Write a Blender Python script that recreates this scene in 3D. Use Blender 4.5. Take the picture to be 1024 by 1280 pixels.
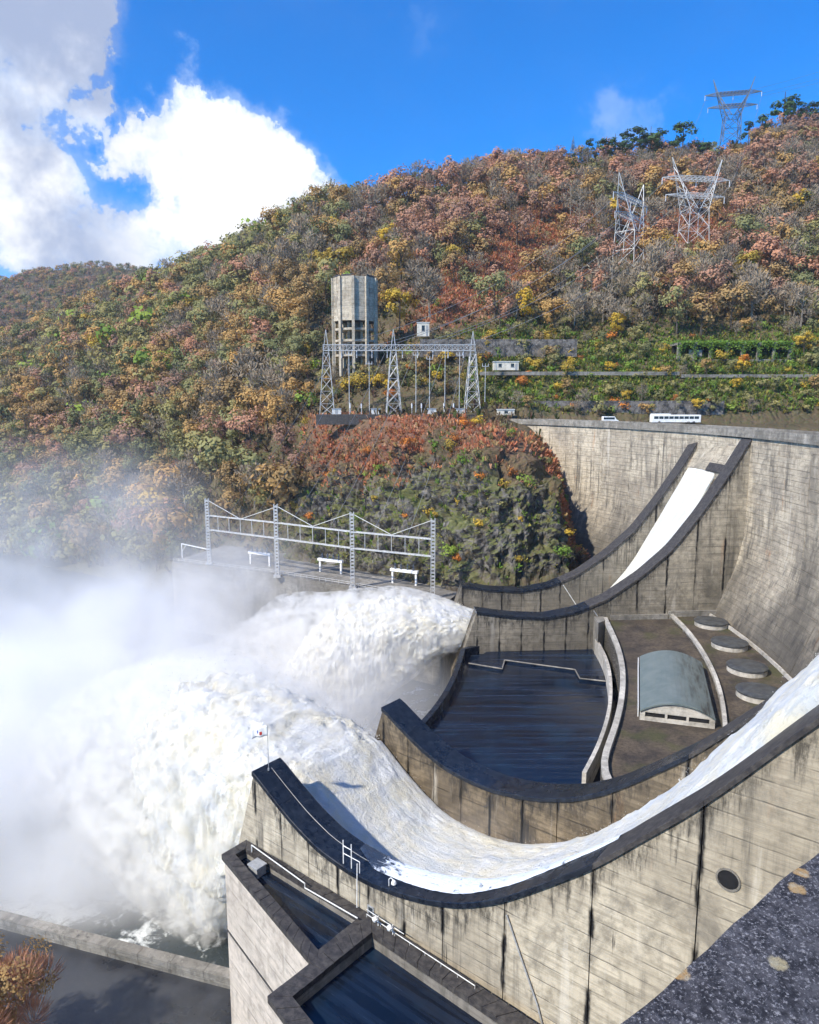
import bpy, bmesh, math, random
import numpy as np
from mathutils import Vector, Matrix

for o in list(bpy.data.objects): bpy.data.objects.remove(o)
scene = bpy.context.scene
col = scene.collection
rnd = random.Random(7)
nrng = np.random.default_rng(11)

# ------------------------------------------------------------------ camera
F, HOR = 900.0, 502.0                       # focal length and horizon, in pixels of the 1024 x 1280 photograph
PITCH = math.atan((640 - HOR) / F)
cp, sp = math.cos(PITCH), math.sin(PITCH)
cam_d = bpy.data.cameras.new('camera')
cam_d.sensor_fit = 'VERTICAL'; cam_d.sensor_height = 36.0; cam_d.sensor_width = 28.8
cam_d.lens = F / 1280 * 36.0
cam_d.clip_start = 0.1; cam_d.clip_end = 6000
cam = bpy.data.objects.new('camera', cam_d); col.objects.link(cam)
cam.location = (0, 0, 0); cam.rotation_euler = (math.pi / 2 - PITCH, 0, 0)
scene.camera = cam

# ------------------------------------------------------------------ sun, sky, exposure
SUN_AZ = math.atan2(-0.80, -0.60)           # the sun stands behind the camera, to the left
SUN_EL = math.radians(42)
sun_dir = Vector((math.sin(SUN_AZ) * math.cos(SUN_EL), math.cos(SUN_AZ) * math.cos(SUN_EL), math.sin(SUN_EL)))
sd = bpy.data.lights.new('sun', 'SUN'); sd.energy = 4.8; sd.angle = math.radians(1.2); sd.color = (1.0, 0.92, 0.78)
sun = bpy.data.objects.new('sun', sd); col.objects.link(sun)
sun.rotation_euler = sun_dir.to_track_quat('Z', 'Y').to_euler()
scene.view_settings.view_transform = 'Standard'; scene.view_settings.look = 'None'
scene.view_settings.exposure = 0.50; scene.view_settings.gamma = 1.0
scene.view_settings.use_curve_mapping = False
cy = scene.cycles
cy.max_bounces = 8; cy.diffuse_bounces = 3; cy.glossy_bounces = 3; cy.transmission_bounces = 4
cy.transparent_max_bounces = 8; cy.volume_bounces = 5
cy.volume_step_rate = 0.5; cy.volume_max_steps = 256
cy.use_denoising = True; cy.use_adaptive_sampling = True; cy.adaptive_threshold = 0.03

class NT:
    """small helper to wire shader nodes"""
    def __init__(s, tree): s.t = tree; s.n = tree.nodes; s.l = tree.links
    def node(s, typ, **kw):
        n = s.n.new(typ)
        for k, v in kw.items(): setattr(n, k, v)
        return n
    def put(s, sock, v):
        if isinstance(v, bpy.types.NodeSocket): s.l.new(v, sock)
        elif isinstance(v, (tuple, list)):
            sock.default_value = (*v, 1.0) if (len(v) == 3 and sock.type == 'RGBA') else v
        else: sock.default_value = v
    def math(s, op, a, b=0.0, c=0.0, clamp=False):
        n = s.node('ShaderNodeMath', operation=op, use_clamp=clamp)
        s.put(n.inputs[0], a); s.put(n.inputs[1], b)
        if len(n.inputs) > 2: s.put(n.inputs[2], c)
        return n.outputs[0]
    def vmath(s, op, a, b=(0, 0, 0)):
        n = s.node('ShaderNodeVectorMath', operation=op); s.put(n.inputs[0], a); s.put(n.inputs[1], b)
        return n.outputs['Value'] if op in ('DOT_PRODUCT', 'LENGTH', 'DISTANCE') else n.outputs[0]
    def noise(s, vec, scale=1.0, detail=4.0, rough=0.55, dist=0.0):
        n = s.node('ShaderNodeTexNoise'); s.put(n.inputs['Vector'], vec); n.inputs['Scale'].default_value = scale
        n.inputs['Detail'].default_value = detail; n.inputs['Roughness'].default_value = rough
        n.inputs['Distortion'].default_value = dist
        return n.outputs['Fac']
    def voro(s, vec, scale=1.0, feature='F1', out='Distance'):
        n = s.node('ShaderNodeTexVoronoi', feature=feature); s.put(n.inputs['Vector'], vec); n.inputs['Scale'].default_value = scale
        return n.outputs[out]
    def smooth(s, v, a, b, lo=0.0, hi=1.0):
        n = s.node('ShaderNodeMapRange', interpolation_type='SMOOTHSTEP')
        s.put(n.inputs['Value'], v); n.inputs['From Min'].default_value = a; n.inputs['From Max'].default_value = b
        n.inputs['To Min'].default_value = lo; n.inputs['To Max'].default_value = hi
        return n.outputs[0]
    def mix(s, f, a, b, blend='MIX'):
        n = s.node('ShaderNodeMix', data_type='RGBA', blend_type=blend)
        s.put(n.inputs[0], f); s.put(n.inputs[6], a); s.put(n.inputs[7], b)
        return n.outputs[2]
    def ramp(s, v, stops):
        n = s.node('ShaderNodeValToRGB'); r = n.color_ramp
        while len(r.elements) < len(stops): r.elements.new(0.5)
        for e, (p, c) in zip(r.elements, stops): e.position = p; e.color = (*c, 1.0)
        s.put(n.inputs[0], v)
        return n.outputs[0]
    def scale(s, vec, k):
        n = s.node('ShaderNodeMapping'); s.put(n.inputs['Vector'], vec); n.inputs['Scale'].default_value = k
        return n.outputs[0]
    def sep(s, vec):
        n = s.node('ShaderNodeSeparateXYZ'); s.put(n.inputs[0], vec); return n.outputs

def ray(px, py):
    u, v = px - 512.0, 640.0 - py
    return Vector((u, F * cp + v * sp, -F * sp + v * cp))
def PZ(px, py, z):                          # the point at height z on the sight line
    r = ray(px, py); return r * (z / r.z)
def PY(px, py, y):                          # the point at forward distance y on the sight line
    r = ray(px, py); return r * (y / r.y)

world = bpy.data.worlds.new('World'); scene.world = world; world.use_nodes = True
def build_world():
    w = NT(world.node_tree); w.n.clear()
    sky = w.node('ShaderNodeTexSky', sky_type='NISHITA', sun_disc=False)
    sky.sun_elevation = SUN_EL; sky.sun_rotation = SUN_AZ
    sky.altitude = 400; sky.air_density = 1.0; sky.dust_density = 0.25; sky.ozone_density = 3.0
    d = w.node('ShaderNodeTexCoord').outputs['Generated']
    blue = w.mix(1.0, sky.outputs[0], (0.045, 0.72, 1.42), 'MULTIPLY')
    # fair-weather cumulus: noise on the sky, gathered into banks round these directions
    banks = [(190, 150, 42, 1.0), (250, 185, 62, 1.1), (320, 225, 78, 1.2), (235, 275, 62, 1.0), (350, 270, 60, 1.0),
             (130, 125, 38, .75), (100, 290, 60, .6), (290, 330, 120, 1.0), (50, 210, 75, .8), (150, 310, 90, .9),
             (10, 130, 95, .9), (30, 300, 95, 1.0), (795, 160, 45, .42), (530, 66, 30, .22), (-90, 200, 190, .8),
             (20, 45, 85, .95), (810, 190, 40, .45)]
    wn = w.node('ShaderNodeTexNoise'); w.put(wn.inputs['Vector'], d); wn.inputs['Scale'].default_value = 8.0; wn.inputs['Detail'].default_value = 8.0; wn.inputs['Roughness'].default_value = 0.62
    dw = w.vmath('ADD', d, w.vmath('MULTIPLY', w.vmath('SUBTRACT', wn.outputs['Color'], (.5, .5, .5)), (.26, .26, .26)))
    acc = None
    for (px, py, r, k) in banks:
        c = ray(px, py).normalized(); a = r / F
        dist = w.vmath('DISTANCE', dw, tuple(c))
        m = w.math('MULTIPLY', w.smooth(dist, a * 1.35, a * 0.25), k)
        acc = m if acc is None else w.math('SMOOTH_MAX', acc, m, 0.25)
    warp = w.noise(d, 9.0, 5, 0.6)
    n1 = w.noise(w.scale(d, (1, 1, 1.25)), 7.5, 9, 0.60, 0.25)
    n2 = w.noise(d, 2.3, 3, 0.5)
    cover = w.math('MULTIPLY', acc, w.math('ADD', w.math('MULTIPLY', n1, 1.7), 0.12))
    stray = w.math('MULTIPLY', w.smooth(n2, 0.56, 0.70), w.math('ADD', w.math('MULTIPLY', n1, 1.7), 0.0))          # the odd cloud elsewhere in the sky
    x, y, z = w.sep(d)[0:3]
    stray = w.math('MULTIPLY', stray, w.smooth(w.vmath('DISTANCE', d, tuple(ray(600, 60).normalized())), 0.55, 0.8))
    cover = w.math('ADD', cover, stray)
    alpha = w.math('MAXIMUM', w.smooth(cover, 0.48, 0.66), w.smooth(cover, 0.12, 0.70, 0, 0.45))
    grey = w.smooth(w.vmath('DISTANCE', dw, tuple(ray(-60, 90).normalized())), 0.26, 0.12)
    grey2 = w.smooth(w.vmath('DISTANCE', d, tuple(ray(0, 330).normalized())), 0.20, 0.08)
    grey = w.math('MAXIMUM', grey, grey2)
    gn = w.math('MULTIPLY', grey, w.smooth(w.noise(d, 5.0, 6, 0.6), 0.28, 0.52), clamp=True)
    thick = w.smooth(cover, 0.55, 0.95)
    ccol = w.mix(thick, (4.0, 5.0, 6.8), (7.4, 7.4, 7.4))
    ccol = w.mix(w.smooth(w.noise(d, 14.0, 8, 0.65, 0.4), 0.44, 0.72, 0, 0.45), ccol, (5.2, 5.7, 6.7))
    ccol = w.mix(gn, ccol, (2.5, 3.0, 4.3))
    out = w.mix(alpha, blue, ccol)
    bg = w.node('ShaderNodeBackground'); w.put(bg.inputs[0], out); bg.inputs[1].default_value = 0.12
    o = w.node('ShaderNodeOutputWorld'); w.l.new(bg.outputs[0], o.inputs[0])
build_world()

# ------------------------------------------------------------------ helpers: noise, meshes, things
def vnoise(p, seed=0):
    """value noise on an (n,3) array, 0..1"""
    p = np.asarray(p, dtype=np.float64)
    i = np.floor(p).astype(np.int64); f = p - i; f = f * f * (3 - 2 * f)
    def h(ix, iy, iz):
        n = (ix * 374761393 + iy * 668265263 + iz * 2147483647 + seed * 1274126177) & 0xffffffff
        n = ((n ^ (n >> 13)) * 1274126177) & 0xffffffff
        n = ((n ^ (n >> 16)) * 2246822519) & 0xffffffff
        return (n & 0xffffff) / float(0xffffff)
    x, y, z = i[:, 0], i[:, 1], i[:, 2]; fx, fy, fz = f[:, 0], f[:, 1], f[:, 2]
    a = h(x, y, z) * (1 - fx) + h(x + 1, y, z) * fx; b = h(x, y + 1, z) * (1 - fx) + h(x + 1, y + 1, z) * fx
    c = h(x, y, z + 1) * (1 - fx) + h(x + 1, y, z + 1) * fx; d = h(x, y + 1, z + 1) * (1 - fx) + h(x + 1, y + 1, z + 1) * fx
    return (a * (1 - fy) + b * fy) * (1 - fz) + (c * (1 - fy) + d * fy) * fz
def fbm(p, octaves=4, seed=0, gain=0.5):
    p = np.asarray(p, dtype=np.float64); t = 0; a = 1.0; s = 0
    for k in range(octaves):
        t = t + a * (vnoise(p * 2 ** k + 17.3 * k, seed + k) - 0.5); s += a; a *= gain
    return t / s * 2

def fast_mesh(name, verts, faces, smooth=False):
    """verts (n,3), faces (m,3) or (m,4) arrays"""
    me = bpy.data.meshes.new(name)
    verts = np.asarray(verts, dtype=np.float32); faces = np.asarray(faces, dtype=np.int32)
    k = faces.shape[1]
    me.vertices.add(len(verts)); me.vertices.foreach_set('co', verts.ravel())
    me.loops.add(faces.size); me.loops.foreach_set('vertex_index', faces.ravel())
    me.polygons.add(len(faces)); me.polygons.foreach_set('loop_start', np.arange(0, faces.size, k, dtype=np.int32))
    me.polygons.foreach_set('use_smooth', np.full(len(faces), smooth))
    me.update(calc_edges=True); me.validate()
    return me
def add_col(me, name, rgb):
    a = me.color_attributes.new(name, 'FLOAT_COLOR', 'POINT')
    c = np.ones((len(me.vertices), 4), dtype=np.float32); c[:, :3] = rgb
    a.data.foreach_set('color', c.ravel())

class MB:
    """collects simple shapes into one mesh"""
    def __init__(s): s.v = []; s.f = []
    def box(s, x0, x1, y0, y1, z0, z1):
        b = len(s.v)
        s.v += [(x0, y0, z0), (x1, y0, z0), (x1, y1, z0), (x0, y1, z0), (x0, y0, z1), (x1, y0, z1), (x1, y1, z1), (x0, y1, z1)]
        s.f += [tuple(b + i for i in q) for q in ((0, 3, 2, 1), (4, 5, 6, 7), (0, 1, 5, 4), (1, 2, 6, 5), (2, 3, 7, 6), (3, 0, 4, 7))]
        return s
    def hexa(s, p):                                             # eight corners, bottom ring then top ring
        b = len(s.v); s.v += [tuple(q) for q in p]
        s.f += [tuple(b + i for i in q) for q in ((0, 3, 2, 1), (4, 5, 6, 7), (0, 1, 5, 4), (1, 2, 6, 5), (2, 3, 7, 6), (3, 0, 4, 7))]
        return s
    def prism(s, poly, z0, z1):                                 # poly: list of (x, y)
        b = len(s.v); n = len(poly)
        s.v += [(x, y, z0) for x, y in poly] + [(x, y, z1) for x, y in poly]
        s.f.append(tuple(b + i for i in reversed(range(n)))); s.f.append(tuple(b + n + i for i in range(n)))
        for i in range(n): j = (i + 1) % n; s.f.append((b + i, b + j, b + n + j, b + n + i))
        return s
    def tube(s, a, b_, r, r2=None, n=6, cap=True):
        a = Vector(a); b_ = Vector(b_); r2 = r if r2 is None else r2
        d = (b_ - a); 
        if d.length < 1e-6: return s
        d.normalize(); u = d.orthogonal().normalized(); w = d.cross(u)
        b = len(s.v)
        for p, rr in ((a, r), (b_, r2)):
            for i in range(n):
                t = 2 * math.pi * i / n; s.v.append(tuple(p + u * math.cos(t) * rr + w * math.sin(t) * rr))
        for i in range(n): j = (i + 1) % n; s.f.append((b + i, b + j, b + n + j, b + n + i))
        if cap: s.f.append(tuple(b + i for i in reversed(range(n)))); s.f.append(tuple(b + n + i for i in range(n)))
        return s
    def path(s, pts, r, n=5):
        for a, b in zip(pts[:-1], pts[1:]): s.tube(a, b, r, n=n)
        return s
    def strip(s, sections):                                     # rings of equal length, joined and capped
        n = len(sections[0]); b = len(s.v)
        for sec in sections: s.v += [tuple(p) for p in sec]
        for k in range(len(sections) - 1):
            for i in range(n):
                j = (i + 1) % n
                s.f.append((b + k * n + i, b + k * n + j, b + (k + 1) * n + j, b + (k + 1) * n + i))
        s.f.append(tuple(b + i for i in reversed(range(n)))); e = b + (len(sections) - 1) * n
        s.f.append(tuple(e + i for i in range(n)))
        return s
    def mesh(s, name, smooth=False, bevel=0.0):
        me = bpy.data.meshes.new(name); me.from_pydata(s.v, [], s.f); me.update()
        bm = bmesh.new(); bm.from_mesh(me)
        bmesh.ops.recalc_face_normals(bm, faces=bm.faces)
        if bevel: bmesh.ops.bevel(bm, geom=[e for e in bm.edges if e.calc_face_angle(0) > 0.5], offset=bevel, segments=1, affect='EDGES', clamp_overlap=True)
        bm.to_mesh(me); bm.free()
        if smooth: me.polygons.foreach_set('use_smooth', [True] * len(me.polygons))
        return me
    def build(s, name, mat, parent=None, smooth=False, bevel=0.0):
        return obj(name, s.mesh(name, smooth, bevel), mat, parent)

def obj(name, me, mat=None, parent=None):
    o = bpy.data.objects.new(name, me); col.objects.link(o)
    if mat is not None and len(me.materials) == 0: me.materials.append(mat)
    if parent is not None: o.parent = parent
    return o
def tag(o, label=None, cat=None, group=None, kind=None):
    if label: o['label'] = label
    if cat: o['category'] = cat
    if group: o['group'] = group
    if kind: o['kind'] = kind
    return o
def thing(name, label, cat, loc=(0, 0, 0), rz=0.0, group=None):
    o = bpy.data.objects.new(name, None); col.objects.link(o); o.empty_display_size = 1.0
    o.location = loc; o.rotation_euler = (0, 0, rz)
    return tag(o, label, cat, group)
def copy_tree(o, parent=None):
    c = o.copy(); col.objects.link(c); c.parent = parent
    for ch in list(o.children): copy_tree(ch, c)
    return c

# ------------------------------------------------------------------ materials
M = {}
def mat(name, fn, disp=False):
    m = bpy.data.materials.new(name); m.use_nodes = True
    t = NT(m.node_tree); t.n.clear()
    b = t.node('ShaderNodeBsdfPrincipled'); o = t.node('ShaderNodeOutputMaterial')
    t.l.new(b.outputs[0], o.inputs[0])
    b.inputs['Specular IOR Level'].default_value = 0.3
    fn(t, b); M[name] = m
    return m
def setp(t, b, color=None, rough=None, bump=None, bs=0.3, bd=0.1, spec=None, metal=None):
    if color is not None: t.put(b.inputs['Base Color'], color)
    if rough is not None: t.put(b.inputs['Roughness'], rough)
    if spec is not None: b.inputs['Specular IOR Level'].default_value = spec
    if metal is not None: b.inputs['Metallic'].default_value = metal
    if bump is not None:
        n = t.node('ShaderNodeBump'); n.inputs['Strength'].default_value = bs; n.inputs['Distance'].default_value = bd
        t.put(n.inputs['Height'], bump); t.l.new(n.outputs[0], b.inputs['Normal'])
def plain(name, c, rough=0.7, metal=0.0, var=0.25, scale=3.0):
    def fn(t, b):
        p = t.node('ShaderNodeTexCoord').outputs['Object']
        n = t.noise(p, scale, 5, 0.6)
        k = t.smooth(n, 0.3, 0.7)
        setp(t, b, t.mix(k, tuple(x * (1 - var) for x in c), tuple(min(1, x * (1 + var)) for x in c)), rough, metal=metal)
    return mat(name, fn)

def concrete(name, light, mid, dark, lift=2.0, streak=0.55, black=0.5, rust=0.25, joint=None, moss=0.0, low=None, rough=0.85):
    """weathered cast concrete: pour lines, run-off streaks, rust and lichen; object space, z up, x along the wall"""
    def fn(t, b):
        p = t.node('ShaderNodeTexCoord').outputs['Object']
        x, y, z = t.sep(p)[0:3]
        big = t.noise(p, 0.09, 5, 0.6, 0.6)
        mott = t.noise(p, 0.9, 7, 0.65)
        c = t.mix(t.smooth(big, 0.32, 0.66), mid, light)
        c = t.mix(t.smooth(mott, 0.42, 0.70, 0, 0.75), c, tuple(v * 0.55 for v in mid))
        grime = t.smooth(t.noise(t.scale(p, (1, 1, 0.45)), 0.20, 8, 0.72, 0.8), 0.50, 0.66, 0, 0.6)
        c = t.mix(grime, c, tuple(v * 1.5 for v in dark))
        # boards of the formwork: thin horizontal bands of uneven tone
        bands = t.noise(t.scale(p, (0.05, 0.05, 1.0)), 2.6, 3, 0.7)
        c = t.mix(t.smooth(bands, 0.44, 0.66, 0, 0.6), c, tuple(v * 0.68 for v in mid))
        # pour lines
        ph = t.math('FRACT', t.math('DIVIDE', t.math('ADD', z, t.math('MULTIPLY', t.noise(p, 0.5, 2), 0.18)), lift))
        line = t.math('MULTIPLY', t.smooth(t.math('ABSOLUTE', t.math('SUBTRACT', ph, 0.5)), 0.06, 0.0), t.smooth(t.noise(p, 0.35, 3), 0.38, 0.6))
        c = t.mix(t.math('MULTIPLY', line, 0.6), c, dark)
        # run-off streaks, long and thin
        st = t.noise(t.scale(p, (1.0, 1.0, 0.045)), 0.75, 6, 0.68)
        gate = t.smooth(t.noise(p, 0.06, 4, 0.6), 0.40, 0.62)
        s1 = t.math('MULTIPLY', t.smooth(st, 0.48, 0.66), gate)
        c = t.mix(t.math('MULTIPLY', s1, streak), c, dark)
        st2 = t.noise(t.scale(p, (1.0, 1.0, 0.07)), 1.6, 4, 0.6)
        s2 = t.math('MULTIPLY', t.smooth(st2, 0.60, 0.69), t.smooth(t.noise(p, 0.13, 3), 0.48, 0.62))
        c = t.mix(t.math('MULTIPLY', s2, black), c, (0.018, 0.018, 0.020))
        # lime and rust
        lm = t.math('MULTIPLY', t.smooth(t.noise(t.scale(p, (1, 1, 0.10)), 0.55, 5, 0.6), 0.60, 0.72), 0.45)
        c = t.mix(lm, c, (0.62, 0.58, 0.50))
        rs = t.math('MULTIPLY', t.smooth(t.noise(t.scale(p, (1, 1, 0.16)), 0.30, 5, 0.65), 0.62, 0.74), rust)
        c = t.mix(rs, c, (0.36, 0.15, 0.045))
        if low:                                                  # damp, algae-dark foot of the wall with a ragged upper limit
            lz = t.math('ADD', z, t.math('MULTIPLY', t.math('SUBTRACT', t.noise(t.scale(p, (1, 1, .35)), 0.07, 6, 0.7), 0.5), 60.0))
            c = t.mix(t.smooth(lz, low[0], low[1], 0, low[2]), c, tuple(v * 0.75 for v in dark))
        if moss:
            c = t.mix(t.smooth(t.noise(p, 0.35, 6, 0.7), 0.48, 0.70, 0, moss), c, (0.045, 0.040, 0.022))
        if joint:                                               # seepage down the construction joints
            w = None
            for jx in joint:
                dx = t.math('ABSOLUTE', t.math('SUBTRACT', t.math('ADD', x, t.math('MULTIPLY', t.math('SUBTRACT', t.noise(p, 0.6, 3), 0.5), 0.5)), jx))
                k = t.smooth(dx, 0.34, 0.10)
                w = k if w is None else t.math('MAXIMUM', w, k)
            w = t.math('MULTIPLY', w, t.smooth(t.noise(t.scale(p, (0.6, 0.6, 0.25)), 0.8, 4), 0.42, 0.55))
            c = t.mix(w, c, (0.012, 0.012, 0.013))
        if joint:
            at = t.node('ShaderNodeAttribute', attribute_name='drop').outputs['Fac']; dr = t.math('SUBTRACT', at, 1.0)
            len_ = t.math('MULTIPLY', t.math('POWER', t.noise(t.scale(p, (1, 1, 0.05)), 0.55, 8, 0.8), 4.0), 26.0)
            drip = t.math('MULTIPLY', t.smooth(t.math('SUBTRACT', dr, len_), 0.9, -1.2), t.smooth(t.noise(t.scale(p, (1, 1, .3)), 1.7, 6, .7), 0.38, 0.62))
            drip = t.math('MULTIPLY', drip, t.math('GREATER_THAN', at, 0.5))
            c = t.mix(t.math('MULTIPLY', drip, 0.85), c, (0.028, 0.026, 0.024))
        # pitting
        pit = t.smooth(t.noise(p, 6.0, 4, 0.7), 0.60, 0.75)
        c = t.mix(t.math('MULTIPLY', pit, 0.35), c, tuple(v * 0.4 for v in dark))
        hgt = t.math('ADD', t.math('MULTIPLY', mott, 0.6), t.math('MULTIPLY', bands, 0.7))
        hgt = t.math('SUBTRACT', hgt, t.math('MULTIPLY', line, 0.5))
        setp(t, b, c, rough, hgt, 0.55, 0.12, 0.25)
    return mat(name, fn)

J1 = [0, -4.2, -8.4, -12.6, -16.8, -21.2, -25.6, -31.9, -39.4, -46.9, -54.4, -64.5]
J2 = [0, -4.6, -9.2, -13.8, -18.4, -23.0, -27.6, -33.0, -39.0, -45.0, -51.0, -57.0]
concrete('dam_concrete', (0.58, 0.51, 0.395), (0.37, 0.32, 0.25), (0.075, 0.069, 0.062), lift=2.0, streak=1.0, black=0.8, rust=0.75, low=(60, 34, .85))
concrete('outer_wall_concrete', (0.56, 0.50, 0.39), (0.37, 0.325, 0.25), (0.085, 0.078, 0.068), lift=1.5, streak=0.9, black=1.0, rust=0.25, joint=J1)
concrete('chute_concrete', (0.50, 0.44, 0.34), (0.31, 0.275, 0.215), (0.055, 0.05, 0.044), lift=1.5, streak=0.8, black=0.8, rust=0.3, joint=J2, low=(-18, -48, .6))
concrete('wet_concrete', (0.26, 0.205, 0.135), (0.125, 0.100, 0.070), (0.018, 0.016, 0.014), lift=2.6, streak=0.8, black=0.85, rust=0.3, joint=J1, rough=0.55)
concrete('annex_concrete', (0.56, 0.50, 0.43), (0.46, 0.41, 0.35), (0.22, 0.19, 0.16), lift=3.0, streak=0.25, black=0.18, rust=0.15)
concrete('silo_concrete', (0.62, 0.55, 0.43), (0.40, 0.345, 0.265), (0.07, 0.062, 0.052), lift=1.6, streak=0.9, black=0.9, rust=0.25)
concrete('pale_concrete', (0.62, 0.59, 0.53), (0.46, 0.43, 0.38), (0.16, 0.15, 0.13), lift=5.0, streak=0.6, black=0.5, rust=0.12, moss=0.35)
concrete('quay_concrete', (0.33, 0.31, 0.275), (0.22, 0.205, 0.18), (0.05, 0.05, 0.045), lift=0.5, streak=0.5, black=0.5, rust=0.1, moss=0.3)

def coping_fn(t, b):                                            # dark, rain-wet capping; blue of the reflected sky put into the colour
    p = t.node('ShaderNodeTexCoord').outputs['Object']
    n = t.noise(p, 1.4, 7, 0.65); n2 = t.noise(p, 0.25, 4, 0.6)
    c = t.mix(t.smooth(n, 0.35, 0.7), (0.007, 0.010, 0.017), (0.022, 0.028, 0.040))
    c = t.mix(t.smooth(t.noise(p, 3.5, 6, 0.7), 0.60, 0.72, 0, 0.7), c, (0.075, 0.070, 0.060))
    c = t.mix(t.smooth(t.noise(t.scale(p, (4, .4, 1)), 1.2, 5, 0.7), 0.62, 0.70, 0, 0.5), c, (0.10, 0.10, 0.10))
    setp(t, b, c, t.smooth(n2, 0.3, 0.7, 0.16, 0.42), n, 0.25, 0.04, 0.35)
mat('wet_coping', coping_fn)
def dry_coping_fn(t, b):
    p = t.node('ShaderNodeTexCoord').outputs['Object']
    n = t.noise(p, 1.6, 7, 0.7)
    c = t.mix(t.smooth(n, 0.35, 0.7), (0.030, 0.028, 0.030), (0.085, 0.078, 0.072))
    c = t.mix(t.smooth(t.noise(p, 5, 5, 0.7), 0.58, 0.7, 0, 0.6), c, (0.015, 0.014, 0.014))
    setp(t, b, c, 0.6, n, 0.4, 0.06, 0.3)
mat('dry_coping', dry_coping_fn)
def pool_fn(t, b):                                              # bitumen roof under a film of rain water; sky's reflection painted in blue
    p = t.node('ShaderNodeTexCoord').outputs['Object']
    st = t.noise(t.scale(p, (0.05, 1.2, 1)), 0.9, 7, 0.7)
    n = t.noise(p, 0.12, 4, 0.6)
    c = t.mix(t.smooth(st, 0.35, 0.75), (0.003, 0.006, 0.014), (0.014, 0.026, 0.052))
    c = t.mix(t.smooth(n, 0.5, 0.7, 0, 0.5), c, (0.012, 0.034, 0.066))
    setp(t, b, c, t.smooth(st, 0.3, 0.7, 0.06, 0.30), t.math('ADD', t.math('MULTIPLY', st, 0.5), t.noise(p, 1.5, 5, .6)), 0.18, 0.05, 0.35)
mat('wet_bitumen', pool_fn)
def deck_fn(t, b):
    p = t.node('ShaderNodeTexCoord').outputs['Object']
    n = t.noise(p, 0.30, 6, 0.65, 0.4); n2 = t.noise(p, 2.2, 6, 0.7)
    c = t.mix(t.smooth(n, 0.32, 0.68), (0.050, 0.041, 0.035), (0.125, 0.098, 0.070))
    c = t.mix(t.smooth(n2, 0.40, 0.72, 0, 0.8), c, (0.022, 0.020, 0.019))
    c = t.mix(t.smooth(t.noise(p, 0.16, 5, .6), 0.52, 0.68, 0, 0.6), c, (0.060, 0.068, 0.022))
    c = t.mix(t.smooth(t.noise(p, 5.0, 4, .7), 0.66, 0.74, 0, 0.6), c, (0.28, 0.27, 0.24))
    setp(t, b, c, 0.75, n2, 0.5, 0.06, 0.25)
mat('roof_gravel', deck_fn)
def vault_fn(t, b):
    p = t.node('ShaderNodeTexCoord').outputs['Object']
    n = t.noise(p, 0.5, 6, 0.65, 0.5); n2 = t.noise(t.scale(p, (1, .12, 1)), 1.6, 6, 0.7)
    x = t.sep(p)[0]
    c = t.mix(t.smooth(n, 0.3, 0.7), (0.115, 0.150, 0.150), (0.165, 0.195, 0.190))
    c = t.mix(t.math('MULTIPLY', t.smooth(n2, 0.42, 0.66), t.smooth(x, -1.0, 4.0)), c, (0.035, 0.036, 0.034))  # right-hand side darkened in streaks: its shade put into the colour
    setp(t, b, c, 0.45, n2, 0.2, 0.04, 0.4)
mat('patina_roof', vault_fn)
def hatch_fn(t, b):
    p = t.node('ShaderNodeTexCoord').outputs['Object']
    n = t.noise(p, 1.2, 6, 0.7)
    setp(t, b, t.mix(t.smooth(n, 0.3, 0.7), (0.035, 0.036, 0.040), (0.085, 0.090, 0.090)), 0.4, n, 0.3, 0.05)
mat('hatch_lid', hatch_fn)
plain('galvanised', (0.50, 0.50, 0.49), 0.5, 0.3, 0.2, 2.0)
plain('dark_steel', (0.14, 0.16, 0.19), 0.55, 0.4, 0.2, 2.0)
plain('cream_paint', (0.58, 0.55, 0.47), 0.7, 0.0, 0.2, 0.6)
plain('white_paint', (0.80, 0.80, 0.78), 0.6, 0.0, 0.10, 1.0)
plain('light_steel', (0.60, 0.60, 0.58), 0.5, 0.1, 0.12, 1.5)
plain('cable', (0.20, 0.21, 0.22), 0.5, 0.3, 0.1, 1.0)
plain('porcelain', (0.55, 0.56, 0.58), 0.35, 0.0, 0.3, 2.0)
plain('dark_opening', (0.012, 0.012, 0.014), 0.7, 0.0, 0.3, 1.0)
plain('red_paint', (0.50, 0.05, 0.04), 0.6)
plain('window_glass', (0.03, 0.04, 0.05), 0.12)
plain('rubber', (0.02, 0.02, 0.02), 0.8)
plain('grey_paint', (0.30, 0.31, 0.32), 0.6, 0.0, 0.2)
plain('teal_channel', (0.14, 0.22, 0.23), 0.4, 0.0, 0.25, 0.8)
plain('bark', (0.085, 0.070, 0.056), 0.9, 0.0, 0.35, 4.0)
plain('pale_bark', (0.24, 0.21, 0.175), 0.9, 0.0, 0.3, 4.0)

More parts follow.
